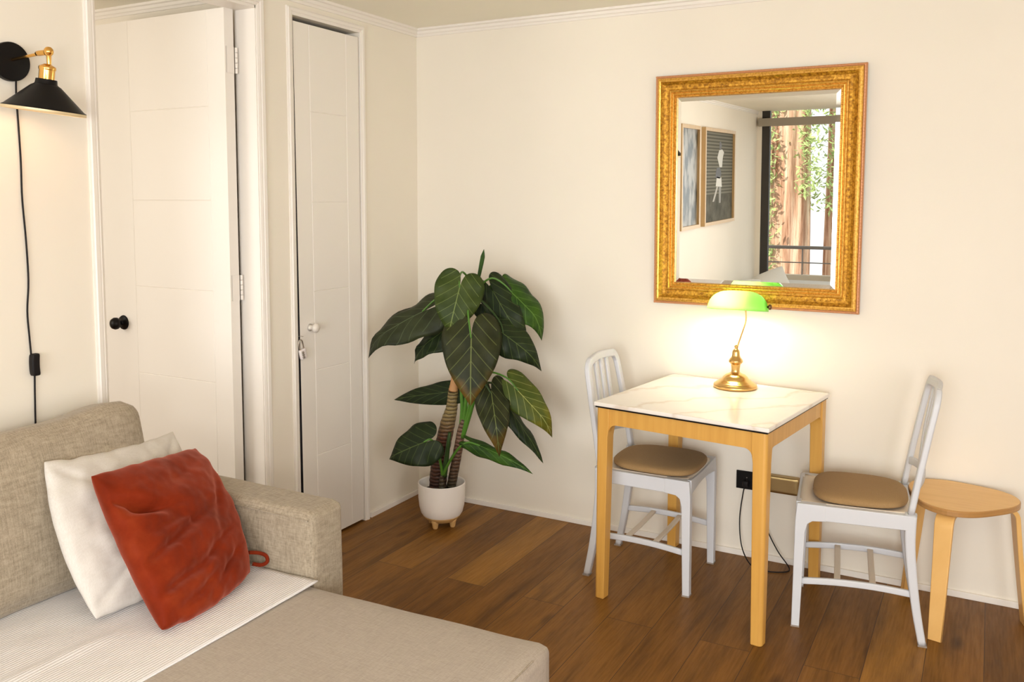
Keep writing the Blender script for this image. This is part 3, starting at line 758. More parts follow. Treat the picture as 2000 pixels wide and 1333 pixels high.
# ---------------------------------------------------------------- chairs
def make_chair():
    c = thing('dining_chair', '', 'chair')
    SH = .470; WX = .182; mw = M['white_plastic']
    for s in (-1, 1):
        y = s * WX
        # front leg: tapered post with a quarter-round gusset into the side rail
        pts = [(.208, 0), (.180, 0), (.170, .36), (.162, .392), (.146, .404), (.10, .408), (.10, SH - .004), (.200, SH - .004), (.205, .40)]
        o = obj('leg', prism(pts, y - .017, y + .017, 'y'), mw, c, bevel=.003, seg=3)
        fc = prism([(.209, 0), (.179, 0), (.179, .006), (.209, .006)], y - .018, y + .018, 'y'); obj('foot_cap', fc, M['footgrey'], o, smooth=False)
        # rear leg: sweeps back towards the floor
        P_ = catmull([(-.232, y, .0), (-.207, y, .13), (-.188, y, .27), (-.179, y, .37), (-.179, y, SH)], 6)
        n_ = len(P_); scl = [(1, .80 + .35 * (i / (n_ - 1))) for i in range(n_)]
        o = obj('leg', sweep(P_, rect(.032, .033, .22), (0, 1, 0), scl), mw, c)
        fc = prism([(-.247, 0), (-.217, 0), (-.216, .006), (-.246, .006)], y - .017, y + .017, 'y'); obj('foot_cap', fc, M['footgrey'], o, smooth=False)
    # seat: side rails, front/back rails, dished pan
    bm = bmesh.new()
    for s in (-1, 1):
        ya, yb = sorted((s * (WX + .0162), s * (WX - .012)))
        prism([(-.190, SH - .005), (-.190, .412), (.12, .409), (.190, .430), (.200, .452), (.198, SH - .005)], ya, yb, 'y', bm)
    for xa, xb, zb in ((.186, .204, .425), (-.190, -.170, .415)):
        ptsr = [(-WX, SH - .002)]
        ptsr += [(-WX + 2 * WX * k / 12, SH - .002 - .006 * math.sin(math.pi * k / 12)) for k in range(1, 12)] + [(WX, SH - .002)]
        ptsr += [(WX - 2 * WX * k / 12, zb - .018 + .018 * math.sin(math.pi * k / 12)) for k in range(13)]
        prism(ptsr, xa, xb, 'x', bm)
    o = obj('seat', bm, mw, c, bevel=.003, seg=3)
    bm = bmesh.new(); nx = 16; G = []
    for i in range(nx + 1):
        row = []
        for j in range(nx + 1):
            a, b = 2 * i / nx - 1, 2 * j / nx - 1
            row.append(bm.verts.new((.005 + a * .188, b * (WX - .008), SH - .004 - .010 * (1 - a ** 4) * (1 - b ** 4))))
        G.append(row)
    for i in range(nx):
        for j in range(nx): bm.faces.new((G[i][j], G[i + 1][j], G[i + 1][j + 1], G[i][j + 1]))
    o2 = obj('seat_pan', bm, M['beige_plastic'], c); md = o2.modifiers.new('s', 'SOLIDIFY'); md.thickness = .006; md.offset = -1
    # backrest: bent hoop, low curved rail, three slats
    def bx(z): t = (z - SH) / .43; return -.178 - .066 * t - .010 * t * t
    hoop = [(bx(.46), -WX + .001, .46), (bx(.60), -WX + .004, .60), (bx(.74), -WX + .010, .74), (bx(.82), -WX + .016, .82)]
    arc = []
    r = .055
    for k in range(1, 7):
        a = math.radians(180 - 90 * k / 6); yy = -(WX - .018) + r + r * math.cos(a); zz = .838 + r * math.sin(a); arc.append((bx(zz), yy, zz))
    mid = [(bx(.897) - .012, 0, .897)]
    full = hoop + arc + mid + [(x, -y, z) for x, y, z in arc[::-1]] + [(x, -y, z) for x, y, z in hoop[::-1]]
    P_ = catmull(full, 4)
    bm = bmesh.new(); rings = []; pr = rect(.030, .034, .28)
    xax = V((1, 0, .2)).normalized()
    for i, p in enumerate(P_):
        t = (P_[min(i + 1, len(P_) - 1)] - P_[max(i - 1, 0)]).normalized(); s_ = (xax - t * xax.dot(t)).normalized(); n_ = s_.cross(t)
        rings.append([bm.verts.new(p + s_ * a * .75 + n_ * b) for a, b in pr])
    for a, b in zip(rings, rings[1:]):
        for i in range(len(pr)): bm.faces.new((a[i], a[(i + 1) % len(pr)], b[(i + 1) % len(pr)], b[i]))
    bm.faces.new(rings[0][::-1]); bm.faces.new(rings[-1])
    bk = obj('backrest', bm, mw, c)
    lr = catmull([(bx(.565), -WX + .006, .565), (bx(.575) - .022, -WX / 2, .575), (bx(.578) - .030, 0, .578), (bx(.575) - .022, WX / 2, .575), (bx(.565), WX - .006, .565)], 5)
    obj('lower_rail', sweep(lr, rect(.030, .016, .3), (0, 0, 1)), mw, bk)
    for yy in (-.062, 0, .062):
        q = [(bx(.575) - .024, yy, .575), (bx(.72) - .012, yy, .72), (bx(.885) - .006, yy, .885)]
        obj('slat', sweep(catmull(q, 4), rect(.026, .012, .35), (0, 1, 0)), mw, bk)
    for s in (-1, 1):
        q = catmull([(.184, s * WX, .172), (.06, s * WX, .184), (-.07, s * WX, .187), (-.196, s * WX, .180)], 4)
        obj('stretcher', sweep(q, rect(.014, .024, .3), (0, 1, 0)), mw, c)
    for xx in (.055, -.065):
        q = [(xx, -WX + .004, .186), (xx, 0, .182), (xx, WX - .004, .186)]
        obj('crossbar', sweep(catmull(q, 4), rect(.010, .022, .3), (0, 0, 1)), M['beige_plastic'], c)['label'] = 'beige crossbar'
    return c
def dup(root):
    r = root.copy(); C.objects.link(r)
    for ch in root.children:
        c = ch.copy(); C.objects.link(c); c.parent = r
        for g in ch.children:
            d = g.copy(); C.objects.link(d); d.parent = c
    return r
chA = make_chair(); chB = dup(chA)
chA.location = (1.434, -.332, 0); chA.rotation_euler = (0, 0, math.radians(.8))
chB.location = (2.222, -.345, 0); chB.rotation_euler = (0, 0, math.radians(188))
for c, lb in ((chA, 'white slat-back dining chair tucked under the marble table'), (chB, 'white slat-back dining chair between the marble table and the stool')):
    c['label'] = lb; c['group'] = 'white dining chairs at the marble table'
def seat_cushion():
    bm = bmesh.new(); n = 56; rings = []
    def outl(t, k):   # rounded trapezoid: wider to the front (+x)
        a = 2 * math.pi * t; ca, sa = math.cos(a), math.sin(a); e = .62
        x = math.copysign(abs(ca) ** e, ca) * .165; y = math.copysign(abs(sa) ** e, sa) * (.172 + .012 * ca)
        return x * k, y * k
    for k, z in ((.0, .003), (.6, .003), (.92, .0), (.985, .004), (1.0, .011), (.995, .019), (.96, .026), (.85, .032), (.6, .036), (.3, .038)):
        if k == 0: rings.append([bm.verts.new((0, 0, z))]); continue
        rings.append([bm.verts.new((*outl(i / n, k), z)) for i in range(n)])
    rings.append([bm.verts.new((0, 0, .038))])
    for a, b in zip(rings, rings[1:]):
        for i in range(n):
            j = (i + 1) % n
            if len(a) == 1: bm.faces.new((a[0], b[i], b[j]))
            elif len(b) == 1: bm.faces.new((a[i], a[j], b[0]))
            else: bm.faces.new((a[i], a[j], b[j], b[i]))
    return obj('seat_cushion', bm, M['cushionbrown'])
cu = seat_cushion(); cu2 = cu.copy(); C.objects.link(cu2)
cu.scale = (1.10, 1.0, 1.0); cu.location = (1.452, -.336, .4665); cu.rotation_euler = (0, 0, math.radians(1))
cu2.location = (2.236, -.343, .4665); cu2.rotation_euler = (0, 0, math.radians(188))
for o, lb in ((cu, 'brown seat pad on the chair under the table'), (cu2, 'brown seat pad on the chair beside the stool')): tag(o, lb, 'cushion', 'brown seat pads')

# ---------------------------------------------------------------- stool
st = thing('stool', 'three-legged bent birch stool with a rounded triangular seat beside the chair', 'stool', (2.568, -.197, 0))
SZ = .470; LA = [math.radians(a) for a in (-103, 138, 16)]
def tri(t):   # rounded triangle outline with corners at leg angles
    a = t; r = .184 + .017 * math.cos(3 * (a - math.radians(17)))
    return r * math.cos(a), r * math.sin(a)
n = 72; out = [tri(2 * math.pi * i / n) for i in range(n)]
bm = bmesh.new(); rings = []
for k, z in ((.97, SZ - .024), (1, SZ - .021), (1, SZ - .003), (.985, SZ)): rings.append([bm.verts.new((x * k, y * k, z)) for x, y in out])
for q, (a, b) in enumerate(zip(rings, rings[1:])):
    for i in range(n): f = bm.faces.new((a[i], a[(i + 1) % n], b[(i + 1) % n], b[i])); f.material_index = 1
bm.faces.new(rings[0][::-1]).material_index = 1; bm.faces.new(rings[-1])
so = obj('seat', bm, [M['stool_wood'], M['stool_edge']], st, smooth=False)
for a in LA:
    d = V((math.cos(a), math.sin(a), 0)); s = V((-d.y, d.x, 0))
    zt = SZ - .031; q = [d * .02 + V((0, 0, zt)), d * .10 + V((0, 0, zt)), d * .150 + V((0, 0, zt - .001))]
    for k in range(1, 7):
        an = math.radians(90 * k / 6); q.append(d * (.150 + .042 * math.sin(an)) + V((0, 0, zt - .042 * (1 - math.cos(an)))))
    q += [d * .205 + V((0, 0, .28)), d * .222 + V((0, 0, .14)), d * .240 + V((0, 0, 0.0))]
    m_ = len(q); scl = [(1 - .25 * max(0, (i - 8)) / (m_ - 9 if m_ > 9 else 1), 1) for i in range(m_)]
    obj('leg', sweep(q, rect(.062, .017, .2), s, scl), M['stool_wood'], st)

# ---------------------------------------------------------------- banker's lamp
LX, LY = 1.718, -.178
lm = thing('desk_lamp', 'brass banker lamp with a lit green glass shade on the marble table', 'lamp', (LX, LY, TH))
obj('base', lathe([(0, 0), (.084, 0), (.088, .003), (.089, .010), (.087, .016), (.080, .019), (.079, .022), (.074, .025), (.070, .027), (.064, .033), (.056, .036), (.050, .046), (.040, .055), (.028, .060), (.020, .064),
                   (.0175, .068), (.017, .076), (.019, .094), (.020, .100), (.024, .103), (.0285, .108), (.029, .113), (.026, .120), (.019, .128), (.016, .136), (.0155, .148), (.014, .156), (.008, .162), (.0055, .164), (.0055, .168), (.0075, .170), (.0075, .175), (.003, .180), (0, .180)], (0, 0, 0), 64), M['brass'], lm)
rod = catmull([(.004, .0, .165), (.010, .002, .19), (.028, .004, .250), (.036, .006, .285), (.034, .006, .325), (.030, .004, .345)], 6)
obj('arm', tube(rod, .0032, 10), M['brass'], lm)
def shade():
    nu, nv = 40, 24; Ls = .121; hy, hz = .060, .080; bm = bmesh.new(); G = []
    for i in range(nu + 1):
        u = -1 + 2 * i / nu; u = math.sin(u * math.pi / 2); e = max(0.0, 1 - abs(u) ** 3.2) ** .42
        row = []
        for j in range(nv + 1):
            a = math.pi * j / nv
            row.append(bm.verts.new((u * Ls, -hy * math.cos(a) * (0.35 + .65 * e), hz * math.sin(a) ** .9 * e)))
        G.append(row)
    for i in range(nu):
        for j in range(nv): bm.faces.new((G[i][j], G[i + 1][j], G[i + 1][j + 1], G[i][j + 1]))
    bmesh.ops.remove_doubles(bm, verts=bm.verts[:], dist=.0003)
    o = obj('lamp_shade', bm, M['green'], lm); md = o.modifiers.new('s', 'SOLIDIFY'); md.thickness = .003; md.offset = -1
    o.location = (.002, 0, .326); o.rotation_euler = (math.radians(-8), 0, 0); return o
sh = shade(); sh['label'] = 'green glass shade, glowing white at its left end'
obj('bulb_socket', lathe([(0, .030), (.014, .030), (.016, .045), (.016, .098), (.010, .108), (0, .108)], (0, 0, .348), 20, axis='x'), M['brass'], lm)
obj('bulb', lathe([(0, -.092), (.012, -.090), (.020, -.078), (.023, -.064), (.022, -.050), (.015, -.028), (.013, -.010), (.013, .028), (0, .028)], (0, 0, .350), 24, axis='x'), emis('lamp_bulb', (1.0, .88, .72), 122), lm)
obj('screw_knob', lathe([(0, .120), (.005, .120), (.005, .126), (.010, .128), (.012, .133), (.009, .139), (0, .141)], (0, 0, .345), 20, axis='x'), mat('dark_brass', (.20, .12, .06), .3, .9), lm)
# flex over the back edge of the table, down to the socket, with slack on the floor
W2L = lambda p: V(p) - V((LX, LY, TH))
cpts = [(LX - .022, LY + .083, TH + .004), (1.698, -.080, TH + .004), (1.716, -.040, TH + .003), (1.745, -.019, TH - .020), (1.785, -.016, .66), (1.792, -.014, .56)]
ctb = tube([W2L(p) for p in catmull(cpts, 6)], .0026, 8)
cpts2 = [(1.792, -.016, .47), (1.788, -.020, .43), (1.80, -.028, .30), (1.83, -.03, .16), (1.88, -.035, .065), (1.935, -.06, .010), (1.93, -.10, .004), (1.86, -.13, .0035), (1.79, -.11, .006), (1.735, -.06, .06), (1.715, -.030, .17), (1.725, -.020, .29), (1.735, -.018, .325)]
tube([W2L(p) for p in catmull(cpts2, 6)], .0026, 8, None, ctb)
fx = obj('cord', ctb, M['blackplastic'], lm)
b_ = rbox(W2L((1.778, -.026, .468)), W2L((1.806, -.004, .562)), .005, k=6); obj('inline_switch', b_, M['blackplastic'], fx)
b_ = rbox(W2L((1.722, -.034, .318)), W2L((1.748, -.0075, .345)), .006, k=6); obj('plug', b_, M['blackplastic'], fx)

# wall sockets
ws = thing('wall_socket', 'black rectangular wall socket plate below the table', 'socket', (1.748, 0, .342))
obj('plate', boxes(((-.058, -.007, -.040), (.058, 0, .040))), M['black'], ws, bevel=.002)
for cx_ in (-.012, .018, .040):
    for dz in (-.012, 0, .012):
        obj('socket_hole', lathe([(0, -.0078), (.0023, -.0078), (.0023, -.0068), (0, -.0068)], (cx_, 0, dz), 10, axis='y'), M['footgrey'], ws)
bs = thing('wall_socket', 'brass coloured box cover on the wall right of the black socket', 'socket', (1.895, 0, .352))
obj('cover', rbox((-.066, -.040, -.037), (.066, 0, .037), .007, k=10), M['brass_box'], bs)

# ---------------------------------------------------------------- plant
pt = thing('potted_plant', 'tall artificial elephant-ear plant in a white pot with tan feet in the corner', 'plant', (.362, -.335, 0))
PC = V((.362, -.335, 0))
def Pp(bm):
    for v in bm.verts: v.co -= PC
    return bm
pot = obj('pot', lathe([(0, .035), (.080, .045), (.088, .052), (.100, .070), (.108, .100), (.112, .140), (.1135, .210), (.112, .214), (.108, .214), (.106, .205), (.104, .150), (.0, .150)], (0, 0, 0), 64), M['pot'], pt)
pot['label'] = 'white ceramic pot'
obj('pot_base', lathe([(0, .022), (.052, .024), (.070, .031), (.084, .045), (.0925, .0555), (.088, .0565), (.0, .0566)], (0, 0, 0), 64), M['terracotta'], pt)
for k in range(4):
    a = math.radians(-100 + 90 * k + 12); c_ = V((.060 * math.cos(a), .060 * math.sin(a), 0))
    obj('pot_foot', lathe([(0, 0), (.010, 0), (.0125, .004), (.017, .030), (.022, .042), (0, .042)], c_, 18), M['terracotta'], pt)
obj('soil', lathe([(0, .168), (.05, .170), (.1035, .164), (.1035, .158), (0, .158)], (0, 0, 0), 40), M['soil'], pt)
def trunk(name, pts, rads, material, n=18):
    P_ = catmull(pts, 8); rr = []
    for i in range(len(P_)):
        t = i / (len(P_) - 1) * (len(rads) - 1); k = min(int(t), len(rads) - 2); rr.append(rads[k] * (1 - (t - k)) + rads[k + 1] * (t - k))
    for i in range(len(rr)): rr[i] *= 1 + .03 * math.sin(i * 2.4)
    return obj(name, Pp(tube(P_, 1.0, n, rr)), material, pt)
trunk('trunk', [(.345, -.345, .165), (.360, -.36, .25), (.385, -.375, .36), (.432, -.39, .515), (.462, -.40, .60), (.477, -.41, .682)], [.040, .042, .038, .035, .027, .024], M['trunk'])
trunk('trunk_top', [(.477, -.41, .683), (.487, -.415, .74), (.500, -.42, .86), (.55, -.42, 1.0), (.60, -.42, 1.13)], [.022, .016, .012, .010, .008], M['peach'])
trunk('trunk', [(.412, -.345, .160), (.448, -.372, .25), (.495, -.40, .40), (.520, -.41, .50), (.540, -.42, .56)], [.021, .022, .021, .019, .013], M['trunk2'])
trunk('trunk', [(.405, -.395, .165), (.412, -.41, .23), (.420, -.415, .285)], [.015, .014, .010], M['trunk2'], 14)
# heart-shaped blades
HB = [(1.0, 0), (.86, .20), (.66, .50), (.42, .78), (.18, .95), (-.02, 1.0), (-.20, .92), (-.34, .74), (-.40, .46), (-.36, .20), (-.24, .06), (-.04, .012)]
HBp = catmull([(a, b, 0) for a, b in HB], 3)
outline = [(p.x, p.y) for p in HBp] + [(p.x, -p.y) for p in HBp[::-1]][1:-1]
def leaf(A, T, Wd, hint, mt, fold=.25, droop=.15, curl=0.0, wave=.012, seed=0, lob=1.0, roll=0.0, full=0.0):
    """A petiole attachment, T tip, Wd full width, hint approx normal; fold>0 folds both halves away from the normal"""
    A, T = V(A), V(T); ax = T - A; Ln = ax.length; ax.normalize(); nn = V(hint); nn = (nn - ax * nn.dot(ax)).normalized(); sd = nn.cross(ax)
    bm = bmesh.new(); uv = bm.loops.layers.uv.new('uv'); rings = []; info = {}
    K = 9
    c0 = bm.verts.new(A); info[c0] = (0, 0)
    for k in range(1, K + 1):
        t = k / K; rg = []
        for i, (a, b) in enumerate(outline):
            aa, bb = a * t, b * t
            if a < 0: aa *= lob
            if a > 0: bb = math.copysign(abs(bb) ** (1 - .35 * full) * (1 if abs(b) > 1e-6 else 0), bb) if abs(bb) > 1e-6 else bb
            y = bb * Wd / 2; x = aa * Ln
            ang = fold * abs(bb) + roll * abs(bb) ** 2
            yy = y * math.cos(ang); zz = -abs(y) * math.sin(ang)
            zz += droop * Ln * (.25 - (aa - .5) ** 2) - curl * Ln * max(0, aa - .55) ** 2 * 2
            zz += 1.5 * wave * math.sin(aa * 13 + (3 if b > 0 else 0) + seed) * abs(bb) * t + wave * 1.3 * t * noise.noise(V((aa * 3.2, bb * 3.2, seed)))
            p = A + ax * x + sd * yy + nn * zz
            v = bm.verts.new(p); info[v] = (aa, bb); rg.append(v)
        rings.append(rg)
    m_ = len(outline)
    for i in range(m_): bm.faces.new((c0, rings[0][i], rings[0][(i + 1) % m_]))
    for a, b in zip(rings, rings[1:]):
        for i in range(m_): bm.faces.new((a[i], b[i], b[(i + 1) % m_], a[(i + 1) % m_]))
    for f in bm.faces:
        for lp_ in f.loops: aa, bb = info[lp_.vert]; lp_[uv].uv = (aa / 3 + .5, bb / 3 + .5)
    o = obj('leaf', Pp(bm), mt, pt)
    for md in list(o.modifiers): o.modifiers.remove(md)
    md = o.modifiers.new('s', 'SOLIDIFY'); md.thickness = .0012
    return o
def stalk(pts, r=.0045, mt=None):
    P_ = catmull(pts, 6); n_ = len(P_); return obj('leaf_stalk', Pp(tube(P_, r, 8, [1.3 - .6 * i / (n_ - 1) for i in range(n_)])), mt or M['stalk'], pt)
CR = (.604, -.42, 1.135)   # crown where the upper stalks part
cv = (.55, -.83, .15)      # towards the room
leaf((.625, -.590, 1.183), (.610, -.650, 1.005), .222, (.50, -.84, .25), M['leaf_mid'], .22, .10, .3, .006, 1, 1.05, 0, 1.0)
leaf((.708, -.630, .974), (.745, -.700, .700), .270, (.45, -.85, .28), M['leaf_brown'], .28, .12, .2, .007, 2, 1.0)
leaf((.410, -.560, 1.062), (.135, -.670, .885), .240, (.12, -.70, .72), M['leaf_grey'], .35, .10, .6, .010, 3, .9)
leaf((.50, -.490, .990), (.335, -.560, .835), .185, (.2, -.60, .70), M['leaf_dark'], .30, .12, .4, .010, 4)
leaf((.768, -.380, 1.150), (.935, -.350, .985), .215, (.30, -.62, .70), M['leaf_bright'], .50, .14, 1.2, .008, 5)
leaf((.715, -.430, 1.135), (.885, -.440, .900), .170, (.25, -.90, .35), M['leaf_dark'], .45, .14, .3, .010, 6)
leaf((.790, -.500, .985), (.968, -.480, .865), .185, (.1, -.75, .60), M['leaf_dark'], .45, .14, 1.3, .008, 7)
leaf((.822, -.420, .720), (.998, -.390, .545), .165, (.55, -.72, .42), M['leaf_yellow'], .25, .08, 1.1, .006, 8)
leaf((.740, -.510, .705), (.830, -.600, .490), .175, (.50, -.80, .25), M['leaf_brown'], .50, .14, .9, .008, 9)
leaf((.759, -.400, .640), (.925, -.360, .395), .120, (.85, -.30, .45), M['leaf_dark'], .55, .08, .1, .007, 10)
leaf((.645, -.450, .455), (.905, -.440, .372), .100, (.10, -.75, .75), M['leaf_bright'], .80, .16, .2, .006, 11)
leaf((.462, -.400, .675), (.110, -.400, .600), .120, (-.10, -.95, .30), M['leaf_dark'], .30, .06, .2, .005, 12)
leaf((.406, -.550, .463), (.250, -.620, .385), .215, (.25, -.85, .45), M['leaf_dark'], .25, .12, .4, .007, 13)
leaf((.640, -.38, 1.075), (.70, -.35, 1.0), .13, (.4, -.8, .4), M['leaf_dark'], .3, .12, .3, .007, 14)
# rolled new leaf at the top
sp = obj('leaf', Pp(sweep(catmull([(.604, -.42, 1.13), (.614, -.42, 1.19), (.630, -.42, 1.26), (.641, -.42, 1.31), (.647, -.42, 1.342)], 6), rect(.020, .010, .45), (1, 0, 0), [(.5 + .5 * min(1, i / 14)) * (1 if i < 18 else max(.08, 1 - (i - 18) / 6.5)) for i in range(25)])), M['leaf_bright'], pt)
stalk([CR, (.60, -.46, 1.20), (.598, -.52, 1.245), (.612, -.57, 1.225), (.625, -.590, 1.184)])
stalk([CR, (.64, -.43, 1.185), (.69, -.42, 1.215), (.735, -.40, 1.19), (.768, -.380, 1.151)])
stalk([CR, (.66, -.40, 1.16), (.70, -.40, 1.17), (.725, -.41, 1.151)])
stalk([CR, (.62, -.50, 1.17), (.66, -.58, 1.10), (.70, -.625, 1.0), (.708, -.630, .975)])
stalk([CR, (.56, -.47, 1.16), (.48, -.53, 1.13), (.410, -.560, 1.064)])
stalk([(.55, -.42, 1.0), (.53, -.46, 1.03), (.50, -.490, .992)], .004, M['stalk_dark'])
stalk([CR, (.70, -.47, 1.09), (.77, -.49, 1.03), (.790, -.500, .987)], .004, M['stalk_dark'])
stalk([CR, (.64, -.40, 1.12), (.640, -.38, 1.077)], .004, M['stalk_dark'])
for x, dx in ((.530, -.02), (.540, .0), (.552, .02), (.560, .035)):
    stalk([(.520 + dx * .25, -.412, .47), (x + .010 + dx * .3, -.425, .60), (x + .03 + dx, -.44, .72), (x + .05 + dx, -.45, .80)], .0085)
stalk([(.575, -.44, .72), (.66, -.43, .79), (.76, -.42, .775), (.822, -.420, .722)])
stalk([(.585, -.45, .72), (.66, -.49, .77), (.71, -.51, .75), (.735, -.510, .717)], .0045, M['stalk_dark'])
stalk([(.60, -.43, .72), (.68, -.41, .74), (.735, -.40, .69), (.759, -.400, .642)], .0045, M['stalk_dark'])
stalk([(.50, -.42, .82), (.50, -.41, .77), (.49, -.40, .70), (.462, -.400, .677)], .004, M['stalk_dark'])
stalk([(.420, -.415, .27), (.455, -.43, .33), (.52, -.44, .42), (.58, -.45, .462), (.645, -.450, .456)], .006)
stalk([(.420, -.415, .27), (.425, -.44, .34), (.435, -.49, .43), (.43, -.53, .475), (.406, -.550, .464)], .006)
stalk([(.425, -.41, .27), (.445, -.42, .36), (.462, -.43, .44), (.470, -.43, .49)], .011, M['stalk_dark'])

# ---------------------------------------------------------------- what the mirror shows: far end of the room and the balcony
def framed(y0, y1, z0, z1, label, kind):
    """picture on the left wall (x=0), spanning y0..y1 (y1 nearer the mirror)"""
    t = thing('framed_photograph', label, 'picture', (0, (y0 + y1) / 2, z0), 0, 'black and white photographs on the left wall')
    W_, H_ = abs(y1 - y0), z1 - z0; fw = .035
    bm = bmesh.new()
    for a, b in (((0, -W_ / 2, 0), (.045, W_ / 2, fw)), ((0, -W_ / 2, H_ - fw), (.045, W_ / 2, H_)), ((0, -W_ / 2, fw), (.045, -W_ / 2 + fw, H_ - fw)), ((0, W_ / 2 - fw, fw), (.045, W_ / 2, H_ - fw))): box(bm, a, b)
    obj('frame', bm, M['frame_wood'], t, smooth=False)
    mm = mat('photo_print_' + kind, (.3, .3, .3), .35)
    co = coord(mm)
    if kind == 'stripes':
        wv = N(mm, 'ShaderNodeTexWave', wave_type='BANDS', bands_direction='Z'); wv.inputs['Scale'].default_value = 9; L(mm, co, wv.inputs['Vector'])
        sep = N(mm, 'ShaderNodeSeparateXYZ'); L(mm, co, sep.inputs[0])
        lo = ramp(mm, sep.outputs[2], [(0.30 * H_, (0, 0, 0)), (.31 * H_, (1, 1, 1))])
        bsdf(mm).inputs['Roughness'].default_value = .7; bsdf(mm).inputs['Specular IOR Level'].default_value = .1
        st_ = ramp(mm, wv.outputs['Fac'], [(.3, (.10, .095, .07)), (.6, (.20, .19, .15))])
        gr = ramp(mm, noisy(mm, co, 8, 4), [(.3, (.07, .068, .05)), (.7, (.15, .14, .11))])
        mx = N(mm, 'ShaderNodeMix', data_type='RGBA'); L(mm, lo.outputs[0], mx.inputs[0]); L(mm, gr.outputs[0], mx.inputs[6]); L(mm, st_.outputs[0], mx.inputs[7]); L(mm, mx.outputs[2], bsdf(mm).inputs['Base Color'])
    else:
        r_ = ramp(mm, noisy(mm, coord(mm, (1, 6, 2.4), rot=(.6, 0, 0)), 1.7, 4), [(.42, (.035, .035, .025)), (.56, (.32, .30, .26))]); L(mm, r_.outputs[0], bsdf(mm).inputs['Base Color'])
    pr_ = obj('print', boxes(((.002, -W_ / 2 + fw - .001, fw - .001), (.020, W_ / 2 - fw + .001, H_ - fw + .001))), mm, t, smooth=False)
    if kind == 'stripes':   # the small printed figure in a white top holding a bag
        def blob(pts, col, nm):
            b = prism([(y * W_, z * H_) for y, z in pts], .0202, .0212, 'x'); obj(nm, b, mat(nm, col, .5), pr_, smooth=False)
        blob([(-.02, .60), (-.10, .60), (-.12, .70), (-.16, .76), (-.10, .79), (.0, .78), (.06, .70)], (.62, .60, .54), 'printed_top')
        blob([(-.01, .79), (-.07, .79), (-.08, .84), (-.05, .875), (.0, .86)], (.10, .09, .08), 'printed_hair')
        blob([(.12, .49), (-.04, .48), (-.08, .54), (-.03, .60), (.08, .59)], (.07, .06, .05), 'printed_bag')
        blob([(.10, .40), (-.10, .39), (-.08, .49), (.07, .50)], (.66, .64, .58), 'printed_skirt')
        blob([(.20, .24), (.15, .24), (.02, .39), (.07, .40)], (.42, .39, .33), 'printed_leg')
        blob([(-.01, .22), (-.07, .22), (-.08, .39), (.0, .39)], (.26, .24, .20), 'printed_leg')
    return t
framed(-6.30, -5.12, 1.13, 2.14, 'framed black and white photograph of a figure by a shutter, reflected in the mirror', 'stripes')
framed(-4.95, -4.35, 1.13, 2.14, 'framed black and white photograph of plants, reflected at the mirror edge', 'plants')
# daybed below the window
db = thing('daybed', 'low beige daybed by the balcony window, seen in the mirror', 'bed', (.62, -6.55, 0))
obj('mattress', rbox((-.58, -.85, .14), (.62, .85, .36), .04, k=12), M['bluewhite'], db)
obj('bed_base', rbox((-.56, -.83, .03), (.60, .83, .14), .02, k=6), M['linen'], db)
for i, (bl, br, tl, tr, lb) in enumerate((
    ((.34, -6.15, .385), (.66, -6.50, .385), (.24, -6.32, .47), (.52, -6.66, .60), 'white pillow standing against the window end of the daybed'),
    ((.14, -5.75, .385), (.50, -6.00, .385), (.09, -5.95, .45), (.38, -6.22, .47), 'white pillow slumped beside the wall on the daybed'))):
    tag(pillow('bed_pillow', bl, br, tl, tr, .13, M['bluewhite'], seed=i * 3 + 1, n=20), lb, 'pillow', 'white pillows on the daybed')
# balcony
struct(obj('floor_balcony', boxes(((-.6, -9.0, -.12), (4.8, -7.66, -.02))), M['concrete'], smooth=False), 'concrete balcony slab', 'floor')
struct(obj('wall_parapet', boxes(((-.6, -9.0, -.02), (4.8, -8.9, .24))), painted('parapet_paint', (.55, .47, .36), .05), smooth=False), 'low beige balcony parapet', 'wall')
rl = thing('balcony_railing', 'grey metal railing on the balcony parapet', 'railing', (2.1, -8.95, .24))
gm = mat('railing_grey', (.22, .20, .18), .5, .5)
obj('top_rail', boxes(((-2.7, -.025, .36), (2.7, .025, .405))), gm, rl, bevel=.01)
obj('lower_rail', tube([(-2.7, 0, .17), (2.7, 0, .17)], .008, 8), gm, rl)
for k in range(9): obj('post', tube([(-2.4 + .62 * k, 0, 0), (-2.4 + .62 * k, 0, .37)], .009, 8), gm, rl)
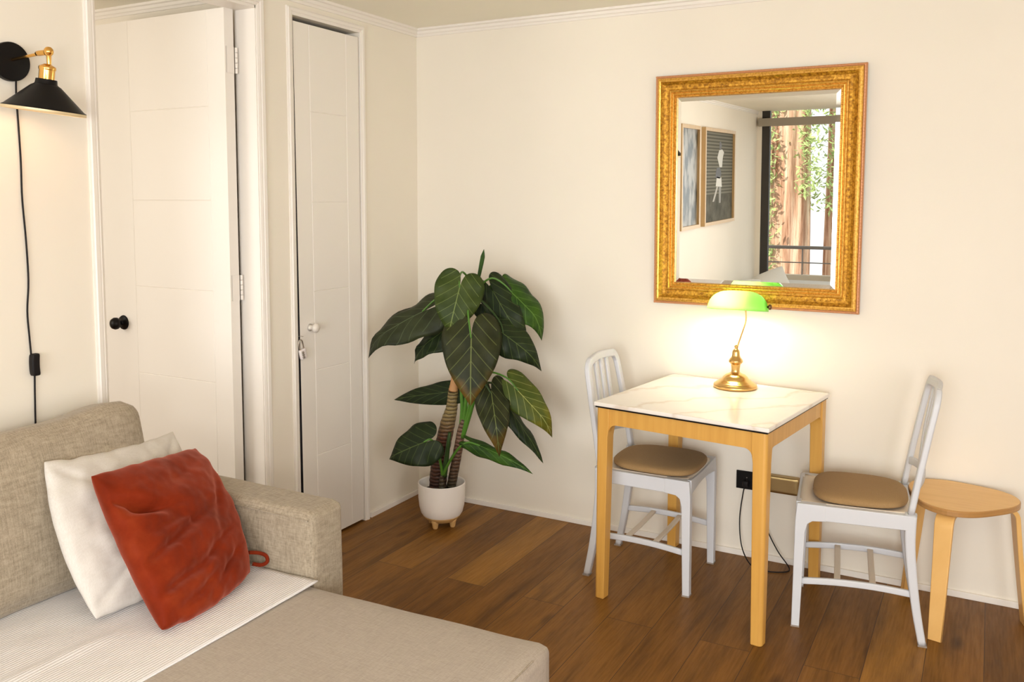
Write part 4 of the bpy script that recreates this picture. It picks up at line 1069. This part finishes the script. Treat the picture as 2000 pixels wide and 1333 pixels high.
# trees beyond
def bark():
    mm = mat('redwood_bark', (.55, .33, .22), .9)
    n = noisy(mm, coord(mm, (7, 7, .5)), 1.6, 6, .65)
    r = ramp(mm, n, [(.35, (.30, .13, .065)), (.52, (.62, .38, .25)), (.68, (.85, .66, .48))]); L(mm, r.outputs[0], bsdf(mm).inputs['Base Color']); bump(mm, n, .9, .05); return mm
M['bark'] = bark()
def tree_trunk(x, y, r, name, label):
    bm = bmesh.new(); n_ = 48; rings = []
    for k in range(30):
        z = -1.5 + k * .25; rg = []
        for i in range(n_):
            a = 2 * math.pi * i / n_; rr = r * (1.05 - .012 * k) * (1 + .07 * math.sin(a * 9 + k * .12) + .05 * noise.noise(V((a * 4, z * .3, r))))
            rg.append(bm.verts.new((rr * math.cos(a), rr * math.sin(a), z)))
        rings.append(rg)
    for a, b in zip(rings, rings[1:]):
        for i in range(n_): bm.faces.new((a[i], a[(i + 1) % n_], b[(i + 1) % n_], b[i]))
    bm.faces.new(rings[0][::-1]); bm.faces.new(rings[-1])
    t = thing('redwood_tree', label, 'tree', (x, y, 0))
    obj('trunk', bm, M['bark'], t); return t
T1 = tree_trunk(-.28, -11.0, .34, 't', 'broad reddish redwood trunk beyond the balcony, seen in the mirror')
T2 = tree_trunk(.36, -12.0, .24, 't', 'paler redwood trunk right of the first, seen in the mirror')
def foliage(cx_, cy2, z0, z1, w_, cnt, parent, seed):
    rnd = random.Random(seed); bm = bmesh.new(); base = parent.location
    for _ in range(cnt):
        p = V((cx_ + rnd.gauss(0, w_), cy2 + rnd.uniform(-.25, .25), rnd.uniform(z0, z1))) - base; s = rnd.uniform(.015, .04)
        a = V((rnd.uniform(-1, 1), rnd.uniform(-1, 1), rnd.uniform(-1, .2))).normalized() * s * 2; b = a.cross(V((rnd.random(), rnd.random(), 1))).normalized() * s * .7
        q = a.cross(b).normalized() * s * .2
        bm.faces.new([bm.verts.new(p + k) for k in (-a, b + q, a, -b + q)])
    o = obj('foliage', bm, mm_leaf, parent, smooth=False); o['kind'] = 'stuff'
mm_leaf = mat('tree_leaf', (.42, .52, .20), .7)
foliage(-.58, -10.6, -.3, 3.3, .10, 900, T1, 1)
foliage(.10, -10.6, 1.3, 3.4, .10, 500, T1, 2)
foliage(.42, -11.1, 1.0, 3.6, .22, 900, T2, 3)
foliage(.80, -11.6, .3, 3.4, .16, 260, T2, 4)
struct(obj('floor_ground', boxes(((-14, -22, -1.7), (16, -9.1, -1.5))), mat('garden_ground', (.35, .33, .22), .9), smooth=False), 'garden ground below the balcony', 'ground')
